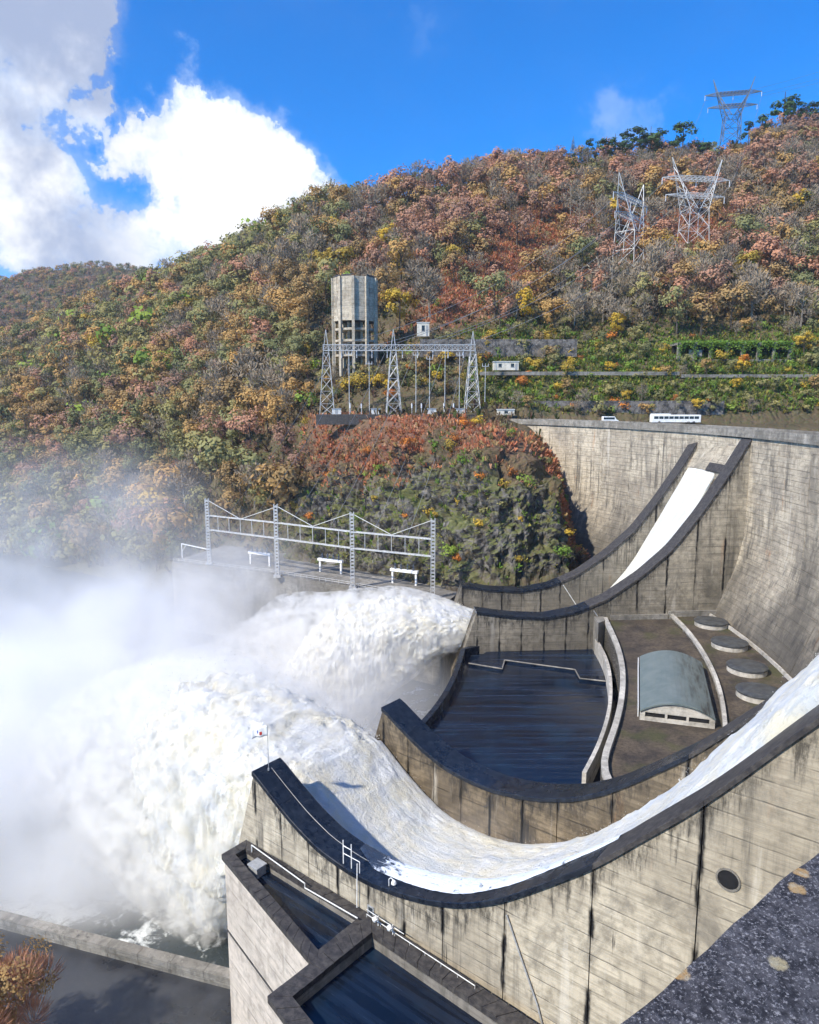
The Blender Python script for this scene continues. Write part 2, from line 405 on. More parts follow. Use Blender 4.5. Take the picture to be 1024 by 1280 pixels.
def leaf(name, ramp, transl=0.25):
    """foliage; each tree its own shade"""
    m = bpy.data.materials.new(name); m.use_nodes = True
    t = NT(m.node_tree); t.n.clear(); o = t.node('ShaderNodeOutputMaterial')
    oi = t.node('ShaderNodeObjectInfo').outputs['Random']
    p = t.node('ShaderNodeTexCoord').outputs['Object']
    f = t.math('ADD', t.math('MULTIPLY', oi, 0.65), t.math('MULTIPLY', t.noise(p, 0.8, 4, 0.65), 0.55))
    f = t.math('SUBTRACT', f, 0.10)
    c = t.ramp(f, ramp)
    d = t.node('ShaderNodeBsdfDiffuse'); t.put(d.inputs[0], c)
    tr = t.node('ShaderNodeBsdfTranslucent'); t.put(tr.inputs[0], c)
    mx = t.node('ShaderNodeMixShader'); mx.inputs[0].default_value = transl
    t.l.new(d.outputs[0], mx.inputs[1]); t.l.new(tr.outputs[0], mx.inputs[2]); t.l.new(mx.outputs[0], o.inputs[0])
    M[name] = m
ORANGE = [(.20, .142, .072), (.31, .205, .090), (.43, .26, .090)]
RUST = [(.20, .132, .100), (.30, .175, .122), (.42, .21, .125)]
OLIVE = [(.105, .122, .060), (.195, .192, .088), (.28, .235, .092)]
YELLOW = [(.24, .18, .050), (.36, .255, .045), (.46, .30, .04)]
BARE = [(.16, .130, .098), (.225, .183, .135), (.29, .235, .170)]
PINE = [(.030, .058, .030), (.050, .090, .040), (.085, .130, .048)]
GREEN = [(.085, .145, .030), (.145, .230, .042), (.230, .280, .055)]
FIRE = [(.24, .10, .036), (.42, .16, .040), (.56, .20, .035)]
TINT = {0: ORANGE, 1: RUST, 2: OLIVE, 3: YELLOW, 4: BARE, 5: PINE, 6: GREEN, 7: YELLOW, 8: FIRE, 9: OLIVE}
for nm, tn in (('leaf_orange', ORANGE), ('leaf_rust', RUST), ('leaf_olive', OLIVE), ('leaf_yellow', YELLOW), ('leaf_bare', BARE), ('leaf_pine', PINE), ('leaf_green', GREEN), ('leaf_fire', FIRE)):
    leaf(nm, [(a, tuple(1.38 * q for q in c)) for a, c in zip((0.0, 0.5, 1.0), tn)], 0.1 if nm == 'leaf_bare' else 0.25)

def attr_leaf(name, transl=0.25):
    m = bpy.data.materials.new(name); m.use_nodes = True
    t = NT(m.node_tree); t.n.clear(); o = t.node('ShaderNodeOutputMaterial')
    c = t.node('ShaderNodeVertexColor', layer_name='tint').outputs[0]
    d = t.node('ShaderNodeBsdfDiffuse'); t.put(d.inputs[0], c)
    tr = t.node('ShaderNodeBsdfTranslucent'); t.put(tr.inputs[0], c)
    mx = t.node('ShaderNodeMixShader'); mx.inputs[0].default_value = transl
    t.l.new(d.outputs[0], mx.inputs[1]); t.l.new(tr.outputs[0], mx.inputs[2]); t.l.new(mx.outputs[0], o.inputs[0])
    M[name] = m
attr_leaf('foliage_mass')

def hill_fn(t, b):
    geo = t.node('ShaderNodeNewGeometry')
    p = geo.outputs['Position']; n = t.sep(geo.outputs['Normal'])[2]
    bio = t.node('ShaderNodeVertexColor', layer_name='biome').outputs[0]
    r, g, bl = t.sep(bio)[0:3]                                  # r: bare rock, g: bracken, b: grass
    n1 = t.noise(p, 0.06, 6, 0.65, 0.4); n2 = t.noise(p, 0.6, 6, 0.7)
    soil = t.mix(t.smooth(n1, 0.35, 0.65), (0.090, 0.066, 0.042), (0.150, 0.108, 0.064))
    soil = t.mix(t.smooth(n2, 0.4, 0.65, 0, 0.7), soil, (0.070, 0.080, 0.030))
    br = t.mix(t.smooth(n2, 0.35, 0.65), (0.150, 0.070, 0.048), (0.230, 0.125, 0.090))
    gr = t.mix(t.smooth(n2, 0.35, 0.65), (0.045, 0.070, 0.016), (0.100, 0.100, 0.028))
    c = t.mix(g, soil, br); c = t.mix(bl, c, gr)
    crack = t.voro(t.scale(p, (1, 1, 0.5)), 0.33, 'DISTANCE_TO_EDGE')
    rk = t.mix(t.smooth(t.noise(p, 0.35, 7, 0.7), 0.35, 0.66), (0.045, 0.043, 0.045), (0.22, 0.20, 0.18))
    rk = t.mix(t.smooth(crack, 0.10, 0.0, 0, 0.8), rk, (0.020, 0.019, 0.019))
    rk = t.mix(t.smooth(t.noise(p, 1.1, 5, 0.7), 0.63, 0.70, 0, 0.8), rk, (0.40, 0.38, 0.34))
    moss = t.math('MULTIPLY', t.smooth(n, 0.12, 0.50), t.smooth(t.noise(p, 0.25, 5, 0.65), 0.34, 0.52))
    rk = t.mix(t.math('MULTIPLY', moss, 0.85), rk, t.mix(t.smooth(n2, 0.35, 0.65), (0.075, 0.095, 0.026), (0.160, 0.160, 0.052)))
    ro = t.math('MULTIPLY', r, t.smooth(t.noise(p, 0.18, 6, 0.7), 0.30, 0.50))
    c = t.mix(ro, c, rk)
    hh = t.math('ADD', n2, t.math('MULTIPLY', t.smooth(crack, 0.25, 0.0), -0.6))
    setp(t, b, c, 0.9, hh, 0.9, 0.6, 0.2)
mat('hillside', hill_fn)
def rock_fn(t, b):
    p = t.node('ShaderNodeNewGeometry').outputs['Position']; nz = t.sep(t.node('ShaderNodeNewGeometry').outputs['Normal'])[2]
    c = t.mix(t.smooth(t.noise(p, 0.5, 7, 0.7), 0.35, 0.66), (0.050, 0.047, 0.047), (0.22, 0.20, 0.18))
    c = t.mix(t.smooth(t.noise(p, 1.3, 5, 0.7), 0.58, 0.68, 0, 0.8), c, (0.42, 0.40, 0.36))
    c = t.mix(t.math('MULTIPLY', t.smooth(nz, 0.3, 0.8), t.smooth(t.noise(p, 0.5, 4), 0.4, 0.6)), c, (0.060, 0.075, 0.020))
    setp(t, b, c, 0.9, t.noise(p, 1.5, 7, 0.7), 0.8, 0.3, 0.2)
mat('rock', rock_fn)

def river_fn(t, b):
    p = t.node('ShaderNodeNewGeometry').outputs['Position']
    d = t.vmath('DISTANCE', t.scale(p, (1, 1, 0)), (-62, 140, 0))
    n = t.noise(p, 0.10, 7, 0.65, 1.2); n2 = t.noise(p, 0.45, 8, 0.7, 0.8)
    foam = t.math('ADD', t.math('MULTIPLY', n, 0.7), t.math('MULTIPLY', n2, 0.5))
    foam = t.math('SUBTRACT', foam, t.math('MULTIPLY', d, 0.0042))
    k = t.smooth(foam, 0.33, 0.46)
    c = t.mix(k, (0.040, 0.052, 0.058), (0.72, 0.75, 0.76))
    setp(t, b, c, t.smooth(k, 0, 1, 0.12, 0.75), t.noise(p, 0.35, 8, 0.7), 0.8, 0.8, 0.5)
mat('river_water', river_fn)
def still_fn(t, b):
    p = t.node('ShaderNodeNewGeometry').outputs['Position']
    setp(t, b, (0.010, 0.022, 0.028), 0.08, t.noise(p, 0.8, 6, 0.6), 0.2, 0.1, 0.5)
mat('reservoir_water', still_fn)
def foam_fn(t, b):
    p = t.node('ShaderNodeTexCoord').outputs['Object']
    n = t.noise(p, 0.22, 6, 0.65, 0.5); n2 = t.noise(p, 1.3, 7, 0.7, 0.6)
    c = t.mix(t.smooth(n, 0.36, 0.66), (0.64, 0.65, 0.65), (0.65, 0.61, 0.49))
    c = t.mix(t.smooth(n2, 0.46, 0.72, 0, 0.5), c, (0.52, 0.54, 0.50))
    fl = t.node('ShaderNodeAttribute', attribute_name='flow').outputs['Vector']
    sf = t.noise(t.scale(fl, (0.16, 1.0, 0.4)), 0.9, 8, 0.7, 0.5)
    inch = t.smooth(t.sep(fl)[0], 6.0, -12.0)                    # streaked while it runs in the chute
    c = t.mix(t.math('MULTIPLY', inch, t.smooth(sf, 0.44, 0.66, 0, 0.6)), c, (0.42, 0.47, 0.52))
    setp(t, b, c, 0.85, t.math('ADD', t.math('MULTIPLY', sf, 0.6), n2) if False else t.math('ADD', t.math('ADD', n2, t.math('MULTIPLY', t.math('MULTIPLY', inch, sf), 1.2)), t.math('MULTIPLY', t.noise(p, 4.0, 5, 0.7), 0.4)), 0.8, 0.5, 0.2)
    b.inputs['Subsurface Weight'].default_value = 1.0; b.inputs['Subsurface Radius'].default_value = (1.0, 1.0, 0.9); b.inputs['Subsurface Scale'].default_value = 0.12
mat('white_water', foam_fn)
def film_fn(t, b):                                              # thin torn water running over the wall head
    p = t.node('ShaderNodeTexCoord').outputs['Object']
    x, y, z = t.sep(p)[0:3]
    n = t.noise(t.scale(p, (0.7, 1.6, 1)), 1.1, 8, 0.72, 1.0)
    e = t.smooth(x, -21.0, -12.5, 0.0, 0.34)
    k = t.smooth(t.math('SUBTRACT', n, e), 0.30, 0.46)
    c = t.mix(k, (0.03, 0.045, 0.075), (0.74, 0.80, 0.88))
    setp(t, b, c, t.smooth(k, 0, 1, 0.12, 0.6), n, 0.9, 0.15, 0.5)
mat('overtopping_water', film_fn)
def asphalt_fn(t, b):
    p = t.node('ShaderNodeNewGeometry').outputs['Position']
    n = t.noise(p, 0.12, 5, 0.6); n2 = t.noise(p, 3.0, 5, 0.7)
    c = t.mix(t.smooth(n, 0.35, 0.65), (0.022, 0.024, 0.030), (0.050, 0.052, 0.058))
    c = t.mix(t.smooth(n2, 0.5, 0.7, 0, 0.4), c, (0.07, 0.07, 0.07))
    setp(t, b, c, t.smooth(n, 0.35, 0.65, 0.20, 0.55), n2, 0.3, 0.03, 0.5)
mat('wet_asphalt', asphalt_fn)
def stone_fn(t, b):                                             # parapet close to the camera: dark, pitted, with lichen
    p = t.node('ShaderNodeTexCoord').outputs['Object']
    n = t.noise(p, 30, 8, 0.75); n2 = t.noise(p, 130, 6, 0.75); n3 = t.noise(p, 5, 5, 0.6)
    c = t.mix(t.smooth(n, 0.38, 0.66), (0.020, 0.019, 0.024), (0.120, 0.115, 0.125))
    c = t.mix(t.smooth(n2, 0.52, 0.64, 0, 0.9), c, (0.46, 0.44, 0.44))
    c = t.mix(t.smooth(n3, 0.55, 0.75, 0, 0.4), c, (0.030, 0.024, 0.022))
    vv = t.node('ShaderNodeTexVoronoi'); t.put(vv.inputs['Vector'], t.vmath('ADD', p, t.vmath('MULTIPLY', t.node('ShaderNodeTexNoise').outputs['Color'], (0.0, 0.0, 0.0))))
    vv.voronoi_dimensions = '2D'; vv.inputs['Scale'].default_value = 7.5; vv.inputs['Randomness'].default_value = 1.0
    rr = t.sep(vv.outputs['Color'])[0]
    dd = t.math('ADD', vv.outputs['Distance'], t.math('MULTIPLY', t.math('SUBTRACT', t.noise(p, 40, 5, 0.7), 0.5), 0.22))
    spot = t.math('MULTIPLY', t.smooth(dd, 0.17, 0.11), t.math('GREATER_THAN', rr, 0.35))
    lich = t.mix(t.sep(vv.outputs['Color'])[1], (0.46, 0.40, 0.24), (0.52, 0.30, 0.10))
    lich = t.mix(t.smooth(n, 0.4, 0.7), lich, (0.55, 0.52, 0.40))
    c = t.mix(t.math('MULTIPLY', spot, 0.9), c, lich)
    setp(t, b, c, 0.75, t.math('ADD', n, t.math('MULTIPLY', n2, 0.6)), 1.0, 0.012, 0.35)
mat('lichen_stone', stone_fn)

# ------------------------------------------------------------------ terrain of the far bank
RIVER_Z = -72.0
def py_z(py, y):                              # height of the sight line through row py at forward distance y
    r = ray(512, py); return r.z / r.y * y
# each column: photograph column, then (forward distance, height) rows from the water's edge up to behind the ridge; a second
# value above 60 is a row of the photograph
COLS = {
 -420: [(420, -78), (450, -72), (470, 705), (500, 660), (540, 620), (575, 590), (600, 570), (640, 545), (680, 520), (720, 500), (790, 480), (860, 470), (940, 462)],
    0: [(300, -78), (325, -72), (345, 700), (365, 660), (395, 622), (420, 595), (440, 575), (465, 550), (490, 527), (520, 505), (570, 482), (620, 462), (680, 444)],
  150: [(262, -78), (285, -72), (300, 705), (318, 668), (345, 625), (370, 585), (390, 560), (415, 530), (440, 503), (470, 477), (520, 440), (575, 405), (640, 376)],
  300: [(222, -78), (228, -72), (236, -52), (248, 690), (270, 640), (290, 580), (303, 555), (325, 525), (350, 490), (375, 460), (430, 405), (490, 355), (560, 318)],
  385: [(206, -78), (212, -72), (222, -50), (234, 675), (252, 605), (266, 525), (285, 518), (297, 492), (308, 468), (325, 442), (380, 375), (440, 318), (505, 276)],
  450: [(194, -78), (200, -72), (210, -50), (218, 680), (234, 600), (250, 524), (272, 517), (281, 494), (294, 464), (315, 452), (370, 375), (430, 305), (490, 262)],
  550: [(176, -78), (184, -72), (191, -50), (197, 660), (210, 575), (224, 532), (263, 516), (273, 492), (285, 464), (300, 418), (360, 352), (420, 285), (485, 232)],
  620: [(172, -78), (176, -64), (180, 725), (184, 650), (190, 595), (203, 543), (258, 514), (269, 487), (281, 459), (300, 412), (360, 346), (430, 275), (505, 222)],
  655: [(172, -78), (176, -64), (180, 718), (184, 655), (189, 607), (203, 560), (248, -4.6), (268, 486), (281, 458), (300, 416), (360, 346), (435, 271), (510, 218)],
  690: [(172, -78), (176, -64), (180, 708), (184, 662), (189, 625), (210, 592), (250, -6.5), (268, 484), (282, 456), (300, 420), (360, 346), (440, 268), (515, 214)],
  716: [(174, -78), (180, -70), (184, -58), (190, 690), (197, -47), (214, -40), (250, -7.4), (268, 484), (282, 456), (300, 424), (360, 345), (442, 264), (518, 210)],
  735: [(178, -78), (190, -74), (200, -72), (212, -70), (232, -50), (242, -20), (252, -7.6), (268, 483), (282, 455), (300, 428), (360, 344), (445, 262), (520, 206)],
  850: [(212, -90), (216, -70), (222, -48), (228, -30), (234, -16), (242, -9), (254, -7.6), (268, 482), (282, 451), (300, 428), (360, 344), (448, 256), (530, 198)],
 1024: [(212, -90), (216, -70), (222, -48), (228, -30), (234, -16), (242, -9), (254, -7.6), (268, 480), (284, 448), (302, 425), (362, 340), (455, 240), (545, 160)],
 1500: [(212, -90), (216, -70), (222, -48), (228, -30), (234, -16), (242, -9), (254, -7.6), (268, 480), (284, 448), (302, 425), (362, 340), (455, 240), (560, 120)],
}
def build_terrain():
    keys = sorted(COLS)
    rows = np.array([[(y, (py_z(v, y) if v > 60 else v)) for y, v in COLS[k]] for k in keys])        # (nc, 13, 2)
    pxs = np.concatenate([np.arange(-420, -20, 14), np.arange(-20, 330, 5), np.arange(330, 742, 2), np.arange(742, 1060, 5), np.arange(1060, 1500, 14)]).astype(float)
    sub = [5, 10, 44, 50, 44, 26, 12, 10, 12, 16, 18, 18]
    ts = np.concatenate([i + np.arange(n) / n for i, n in enumerate(sub)] + [[12.0]])
    G = np.zeros((len(pxs), len(ts) + 3, 3)); T = np.zeros((len(pxs), len(ts) + 3)); PXG = np.zeros_like(T)
    for a, px in enumerate(pxs):
        i = min(max(np.searchsorted(keys, px, 'right') - 1, 0), len(keys) - 2); f = (px - keys[i]) / (keys[i + 1] - keys[i])
        f = f * f * (3 - 2 * f) if keys[i] >= 600 else f
        r = rows[i] * (1 - f) + rows[i + 1] * f
        y = np.interp(ts, np.arange(13), r[:, 0]); z = np.interp(ts, np.arange(13), r[:, 1])
        y = np.concatenate([y, y[-1] + np.array([40, 130, 400])]); z = np.concatenate([z, z[-1] + np.array([4, -12, -120])])
        x = (px - 512) * (y * cp - z * sp) / F
        G[a, :, 0] = x; G[a, :, 1] = y; G[a, :, 2] = z
        T[a] = np.concatenate([ts, [12.3, 12.6, 13]]); PXG[a] = px
    P = G.reshape(-1, 3)
    tt = T.ravel(); pp = PXG.ravel()
    du = np.gradient(G, axis=0).reshape(-1, 3); dv = np.gradient(G, axis=1).reshape(-1, 3)
    N = np.cross(du, dv); N /= np.linalg.norm(N, axis=1, keepdims=True) + 1e-9
    if N[:, 2].mean() < 0: N = -N
    cliff = np.clip((pp - 330) / 70, 0, 1) * np.clip((735 - pp) / 25, 0, 1) * np.clip((tt - 1.5) / .8, 0, 1) * np.clip((5.0 - tt) / .8, 0, 1)
    big = fbm(P * 0.030, 4, 3); mid = fbm(P * 0.11, 4, 5); fine = fbm(P * np.array([.34, .34, .22]), 4, 9)
    fine2 = fbm(P * np.array([1.1, 1.1, .8]), 3, 15)
    facets = np.abs(fbm(P * np.array([.12, .12, .07]), 3, 21))
    hill = np.clip((tt - 8.0) / 1.5, 0, 1) * np.clip((12.6 - tt) / .6, 0, 1)
    leftm = np.clip((330 - pp) / 120, 0, 1) * np.clip((tt - 1) / 2, 0, 1) * np.clip((12.6 - tt) / .6, 0, 1)
    k = np.maximum(hill, leftm)
    disp = k * (big * 9.0 + mid * 2.6 + fine * .6) + cliff * (mid * 6.0 + fine * 3.4 + fine2 * 1.1 - facets * 9.0 + 2.0) + (1 - cliff) * fine * .25
    P = P + N * disp[:, None]
    G = P.reshape(G.shape)
    na, nb = G.shape[:2]
    idx = np.arange(na * nb).reshape(na, nb)
    f = np.stack([idx[:-1, :-1], idx[1:, :-1], idx[1:, 1:], idx[:-1, 1:]], -1).reshape(-1, 4)
    me = fast_mesh('hillside', P, f, smooth=False)
    steep = 1 - np.clip(N[:, 2], 0, 1)
    crag = np.clip((fbm(P * 0.018, 3, 31) - .05) * 3.0, 0, 1) * hill * np.clip((pp - 380) / 60, 0, 1) * np.clip((800 - pp) / 60, 0, 1)
    terr = np.clip((pp - 560) / 40, 0, 1) * np.clip((tt - 6.1) / .3, 0, 1) * np.clip((9.3 - tt) / .4, 0, 1)
    rock = np.clip(cliff * np.clip((4.45 - tt) * 1.6, .15, 1) + crag * .9 + terr * np.clip(fbm(P * .05, 3, 77) * 2, 0, 1) * .9, 0, 1)
    brk = np.clip(np.clip((pp - 360) / 60, 0, 1) * np.clip((730 - pp) / 25, 0, 1) * np.clip((tt - 3.6) / .7, 0, 1) * np.clip((5.9 - tt) / .4, 0, 1), 0, 1)
    # strip kept clear of trees below the power lines, and round the pylons
    strip = np.clip(1 - np.abs((pp - (560 + (tt - 9.4) * 95)) / 85), 0, 1) * np.clip((tt - 9.0) / .5, 0, 1) * np.clip((11.3 - tt) / .4, 0, 1)
    pyl = np.exp(-((pp - 840) / 70) ** 2 - ((tt - 10.62) / .32) ** 2)
    clear = np.clip(np.maximum(strip * 1.6, pyl * 1.5), 0, 1)
    brk = np.maximum(brk * np.clip(.55 + fbm(P * .05, 3, 41) * 1.4, 0, 1), clear)
    gra = np.clip(terr * np.clip(.35 + fbm(P * .04, 3, 51) * 1.6, 0, 1) + .35 * np.clip((330 - pp) / 200, 0, 1), 0, 1) * (1 - clear)
    add_col(me, 'biome', np.stack([rock, brk, gra], 1))
    o = obj('hillside', me, M['hillside']); tag(o, kind='structure')
    return G, T, pxs, ts, rock.reshape(na, nb), clear.reshape(na, nb), brk.reshape(na, nb), terr.reshape(na, nb), N.reshape(na, nb, 3)
G, T, PXS, TS, ROCK, CLEAR, BRK, TERR, NRM = build_terrain()
def ground(px, t):
    """a point on the hillside: photograph column, row parameter"""
    i = int(np.clip(np.searchsorted(PXS, px) - 1, 0, len(PXS) - 2)); f = (px - PXS[i]) / (PXS[i + 1] - PXS[i])
    tc = T[0]; j = int(np.clip(np.searchsorted(tc, t) - 1, 0, len(tc) - 2)); g = (t - tc[j]) / (tc[j + 1] - tc[j])
    p = (G[i, j] * (1 - f) + G[i + 1, j] * f) * (1 - g) + (G[i, j + 1] * (1 - f) + G[i + 1, j + 1] * f) * g
    return Vector(p)
def pix(p):
    x, y, z = p; d = y * cp - z * sp
    return 512 + F * x / d, 640 - F * (z * cp + y * sp) / d
def on_hill(px, py, lo=1.0, hi=12.0):
    """the hillside point seen at a pixel (first hit from below)"""
    best = None
    for t in np.arange(lo, hi, 0.04):
        p = ground(px, t)
        if pix(p)[1] <= py: return p
        best = p
    return best

# far ridge downstream
def far_ridge():
    n, m = 70, 16; v = []
    for i in range(n):
        px = -700 + i * 1150 / (n - 1)
        top = np.interp(px, [-700, -200, 0, 60, 110, 170, 230, 300, 450], [300, 338, 352, 336, 330, 331, 340, 360, 420])
        for j in range(m):
            y = 760 + j * 45 + 60 * math.sin(px * .006); k = j / (m - 1)
            zt = py_z(top, 1435); z = -60 + (zt + 60) * k ** .8
            x = (px - 512) * (y * cp - z * sp) / F
            v.append((x, y, z))
        v.append(((px - 512) * 1700 / F, 1700, zt - 60))
    m += 1
    P = np.array(v); P[:, 2] += fbm(P * .008, 4, 8) * 22 * np.clip((P[:, 1] - 760) / 300, 0, 1) * (np.arange(len(P)) % m < m - 3)
    idx = np.arange(n * m).reshape(n, m)
    f = np.stack([idx[:-1, :-1], idx[1:, :-1], idx[1:, 1:], idx[:-1, 1:]], -1).reshape(-1, 4)
    me = fast_mesh('far_hill', P, f, True); add_col(me, 'biome', np.tile([0, .2, .25], (len(P), 1)))
    tag(obj('far_hill', me, M['hillside']), kind='structure')
    return P.reshape(n, m, 3)
FAR = far_ridge()

# water and low ground
rv = MB(); N_ = 60
tag(obj('river', fast_mesh('river', [(-1500, -300, RIVER_Z), (80, -300, RIVER_Z), (80, 1200, RIVER_Z), (-1500, 1200, RIVER_Z)], [(0, 1, 2, 3)]), M['river_water']), kind='structure')
tag(obj('river_bed', fast_mesh('river_bed', [(-3000, -1500, -96), (3000, -1500, -96), (3000, 3000, -96), (-3000, 3000, -96)], [(0, 1, 2, 3)]), M['hillside']), kind='structure')
add_col(bpy.data.objects['river_bed'].data, 'biome', np.tile([0, 0, 0.3], (4, 1)))

# ------------------------------------------------------------------ the dam
DC = Vector((-99.6, 134.4, 0)); DR = 168.5
def dam_r(z):
    d = max(0.0, -24.0 - z)
    return DR - 0.0 - (d * d / 60.0 if d < 12 else 2.4 + (d - 12) * 0.40)
dam = thing('dam', 'tall curved pale concrete arch dam with dark run-off stains', 'dam', (DC.x, DC.y, -78))
def build_dam():
    step = 4.0; a0 = -60.0
    for k in range(26):
        p0, p1 = a0 + k * step, a0 + (k + 1) * step
        g = math.degrees(0.05 / DR); mb = MB(); secs = []
        offs = [rnd.uniform(-0.05, 0.05) for _ in range(60)]; ph = rnd.uniform(0, 2)
        front = []; z = -7.2; i = 0
        cuts = [-7.2 - ph] + [-7.2 - ph - 2.0 * q for q in range(1, 36)]
        prev = -7.2
        for c in cuts:
            if prev - c > .25:
                front += [(dam_r(prev - .05) + offs[i], prev - .05), (dam_r(c + .05) + offs[i], c + .05), (dam_r(c) + .14, c)]
            prev = c; i += 1
            if c < -77: break
        ring = front + [(DR + 6.5, prev), (DR + 6.5, -7.2)]
        for q in range(4):
            a = math.radians(p0 + g + (p1 - p0 - 2 * g) * q / 3)
            secs.append([(r * math.cos(a), r * math.sin(a), zz + 78) for r, zz in ring])
        mb.strip(secs).build('concrete_block', M['dam_concrete'], dam)
        def arc(name, r0, r1, z0, z1, m, gap=0.02):
            b = MB(); s = []; g2 = math.degrees(gap / DR)
            for q in range(4):
                a = math.radians(p0 + g2 + (p1 - p0 - 2 * g2) * q / 3)
                s.append([(r * math.cos(a), r * math.sin(a), zz + 78) for r, zz in ((r0, z0), (r1, z0), (r1, z1), (r0, z1))])
            b.strip(s).build(name, m, dam)
        arc('crest_slab', DR - .45, DR + 7.0, -7.2, -6.6, M['quay_concrete'])
        arc('downstream_parapet', DR - .35, DR - .02, -6.6, -5.55, M['quay_concrete'])
        arc('upstream_parapet', DR + 6.4, DR + 6.75, -6.6, -5.5, M['quay_concrete'])
    b = MB(); s = []
    for q in range(60):
        a = math.radians(-60 + 104 * q / 59)
        s.append([(r * math.cos(a), r * math.sin(a), zz + 78) for r, zz in ((DR + .3, -6.596), (DR + 6.1, -6.596), (DR + 6.1, -6.55), (DR + .3, -6.55))])
    b.strip(s).build('crest_road', M['wet_asphalt'], dam)
    b = MB(); s = []                                            # solid heart behind the joints
    for q in range(60):
        a = math.radians(-60 + 104 * q / 59)
        s.append([(r * math.cos(a), r * math.sin(a), zz + 78) for r, zz in [(dam_r(-78) + .6, -78), (DR + 6, -78), (DR + 6, -7.3), (DR + .6, -7.3)] + [(dam_r(q) + .6, q) for q in (-20, -26, -30, -33, -36, -40)]])
    b.strip(s).build('joint_filler', M['dark_opening'], dam)
build_dam()
# reservoir behind it
s = [(DC.x + (DR + 5) * math.cos(math.radians(a)), DC.y + (DR + 5) * math.sin(math.radians(a))) for a in range(-60, 45, 2)]
rp = s + [(400, 330), (900, 330), (900, -400), (150, -400)]
me = bpy.data.meshes.new('reservoir'); me.from_pydata([(x, y, -11.0) for x, y in rp], [], [tuple(range(len(rp)))]); me.update()
tag(obj('reservoir', me, M['reservoir_water']), kind='structure')

# ------------------------------------------------------------------ the two ski-jump spillway chutes
def ilerp(prof):
    xs = [p[0] for p in prof][::-1]; zs = [p[1] for p in prof][::-1]
    # smooth the measured points a little
    X = np.linspace(xs[0], xs[-1], 240); Zs = np.interp(X, xs, zs)
    k = np.ones(9) / 9; pad = np.pad(Zs, 4, mode='reflect', reflect_type='odd'); Zs = np.convolve(pad, k, 'valid')
    return lambda s: float(np.interp(s, X, Zs))
PROF1 = [(0, -40), (-3.1, -41.8), (-6.3, -43.5), (-9.8, -44.8), (-13.2, -45.3), (-16.9, -45.4), (-20.8, -44.8), (-24, -44), (-27.7, -42.6), (-31.4, -40.4),
         (-34.9, -37.6), (-39.6, -33.6), (-43.1, -29.9), (-46.1, -26.8), (-49.2, -23.1), (-51.3, -20.4), (-53, -18.4), (-58, -12.2), (-64.5, -6.0)]
PROF2 = [(0, -42.0), (-6.9, -43.1), (-14.1, -43.5), (-20.5, -42.4), (-26.8, -39.8), (-33.9, -35), (-40.1, -29.5), (-45.3, -22.7), (-50.5, -14.9), (-55.5, -6.2), (-57, -6.0)]
ZT1, ZT2 = ilerp(PROF1), ilerp(PROF2)
A0 = PZ(318, 964.3, -40); TH1 = math.radians(39)
D1 = Vector((-math.cos(TH1), math.sin(TH1), 0)); N1 = Vector((D1.y, -D1.x, 0))
PC = PZ(932, 539, -6); TH2 = math.radians(-4)
D2 = Vector((-math.cos(TH2), math.sin(TH2), 0)); N2 = Vector((D2.y, -D2.x, 0))
C0 = PC + D2 * 55.5
def w1(s, n, z): p = A0 + D1 * s + N1 * n; return Vector((p.x, p.y, z))
def w2(s, n, z): p = C0 + D2 * s + N2 * n; return Vector((p.x, p.y, z))
BATTER = 0.33
def build_chute(name, label, O, D, J, ZT, walls, floor_h, mouth):
    rz = math.atan2(D.y, D.x)
    root = thing(name, label, 'spillway', (O.x, O.y, 0), rz, 'ski-jump spillways of the dam')
    zlip = ZT(0)
    def shear(s, z, s_in):                                      # the lip leans out downstream below its top
        if s <= s_in: return 0.0
        return (s - s_in) / (-s_in) * BATTER * max(0.0, min(14.0, zlip - z))
    def sections(s0, s1, n0, n1, top, zb, step=0.9):
        k = max(2, int(abs(s0 - s1) / step) + 1); out = []
        for q in range(k + 1):
            s = s0 + (s1 - s0) * q / k; zt = top(s); zm = min(zlip - 14.0, zt - 2)
            sh = lambda z: shear(s, z, J[1])
            out.append([(s + sh(zb), -n0, zb), (s + sh(zb), -n1, zb), (s + sh(zm), -n1, zm), (s + sh(zt), -n1, zt), (s + sh(zt), -n0, zt), (s + sh(zm), -n0, zm)])
        return out
    for (n0, n1, mname, cap, zb) in walls:
        for a, b in zip(J[:-1], J[1:]):
            e0 = 0.0 if a == 0 else 0.045
            pn = MB().strip(sections(a - e0, b + .045, n0, n1, lambda s: ZT(s) - .5, zb)).build('wall_panel', M[mname], root)
            at = pn.data.attributes.new('drop', 'FLOAT', 'POINT'); at.data.foreach_set('value', [1.0 + max(0.0, ZT(min(q.co.x, 0)) - .5 - q.co.z) for q in pn.data.vertices])
        MB().strip(sections(J[1], J[-1], n0 + .16, n1 - .16, lambda s: ZT(s) - .6, zb)).build('wall_core', M['dark_opening'], root)
        for i, (a, b) in enumerate(zip(J[:-1], J[1:])):
            k = 6; secs = []
            for q in range(k + 1):
                s = a + (b - a) * q / k
                if q == 0: s -= .012
                if q == k: s += .012
                if a == 0 and q == 0: s = .22
                z = ZT(min(s, 0))
                secs.append([(s, -(n0 - .22), z - .5), (s, -(n1 + .22), z - .5), (s, -(n1 + .22), z - .06), (s, -(n1 + .14), z), (s, -(n0 - .14), z), (s, -(n0 - .22), z - .06)])
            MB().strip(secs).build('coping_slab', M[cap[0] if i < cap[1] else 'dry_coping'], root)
    ni, no = walls[0][1], walls[1][0]
    MB().strip(sections(0, mouth, ni + .003, no - .003, lambda s: ZT(s) - floor_h(s), -77)).build('chute_floor', M['wet_concrete'], root)
    return root
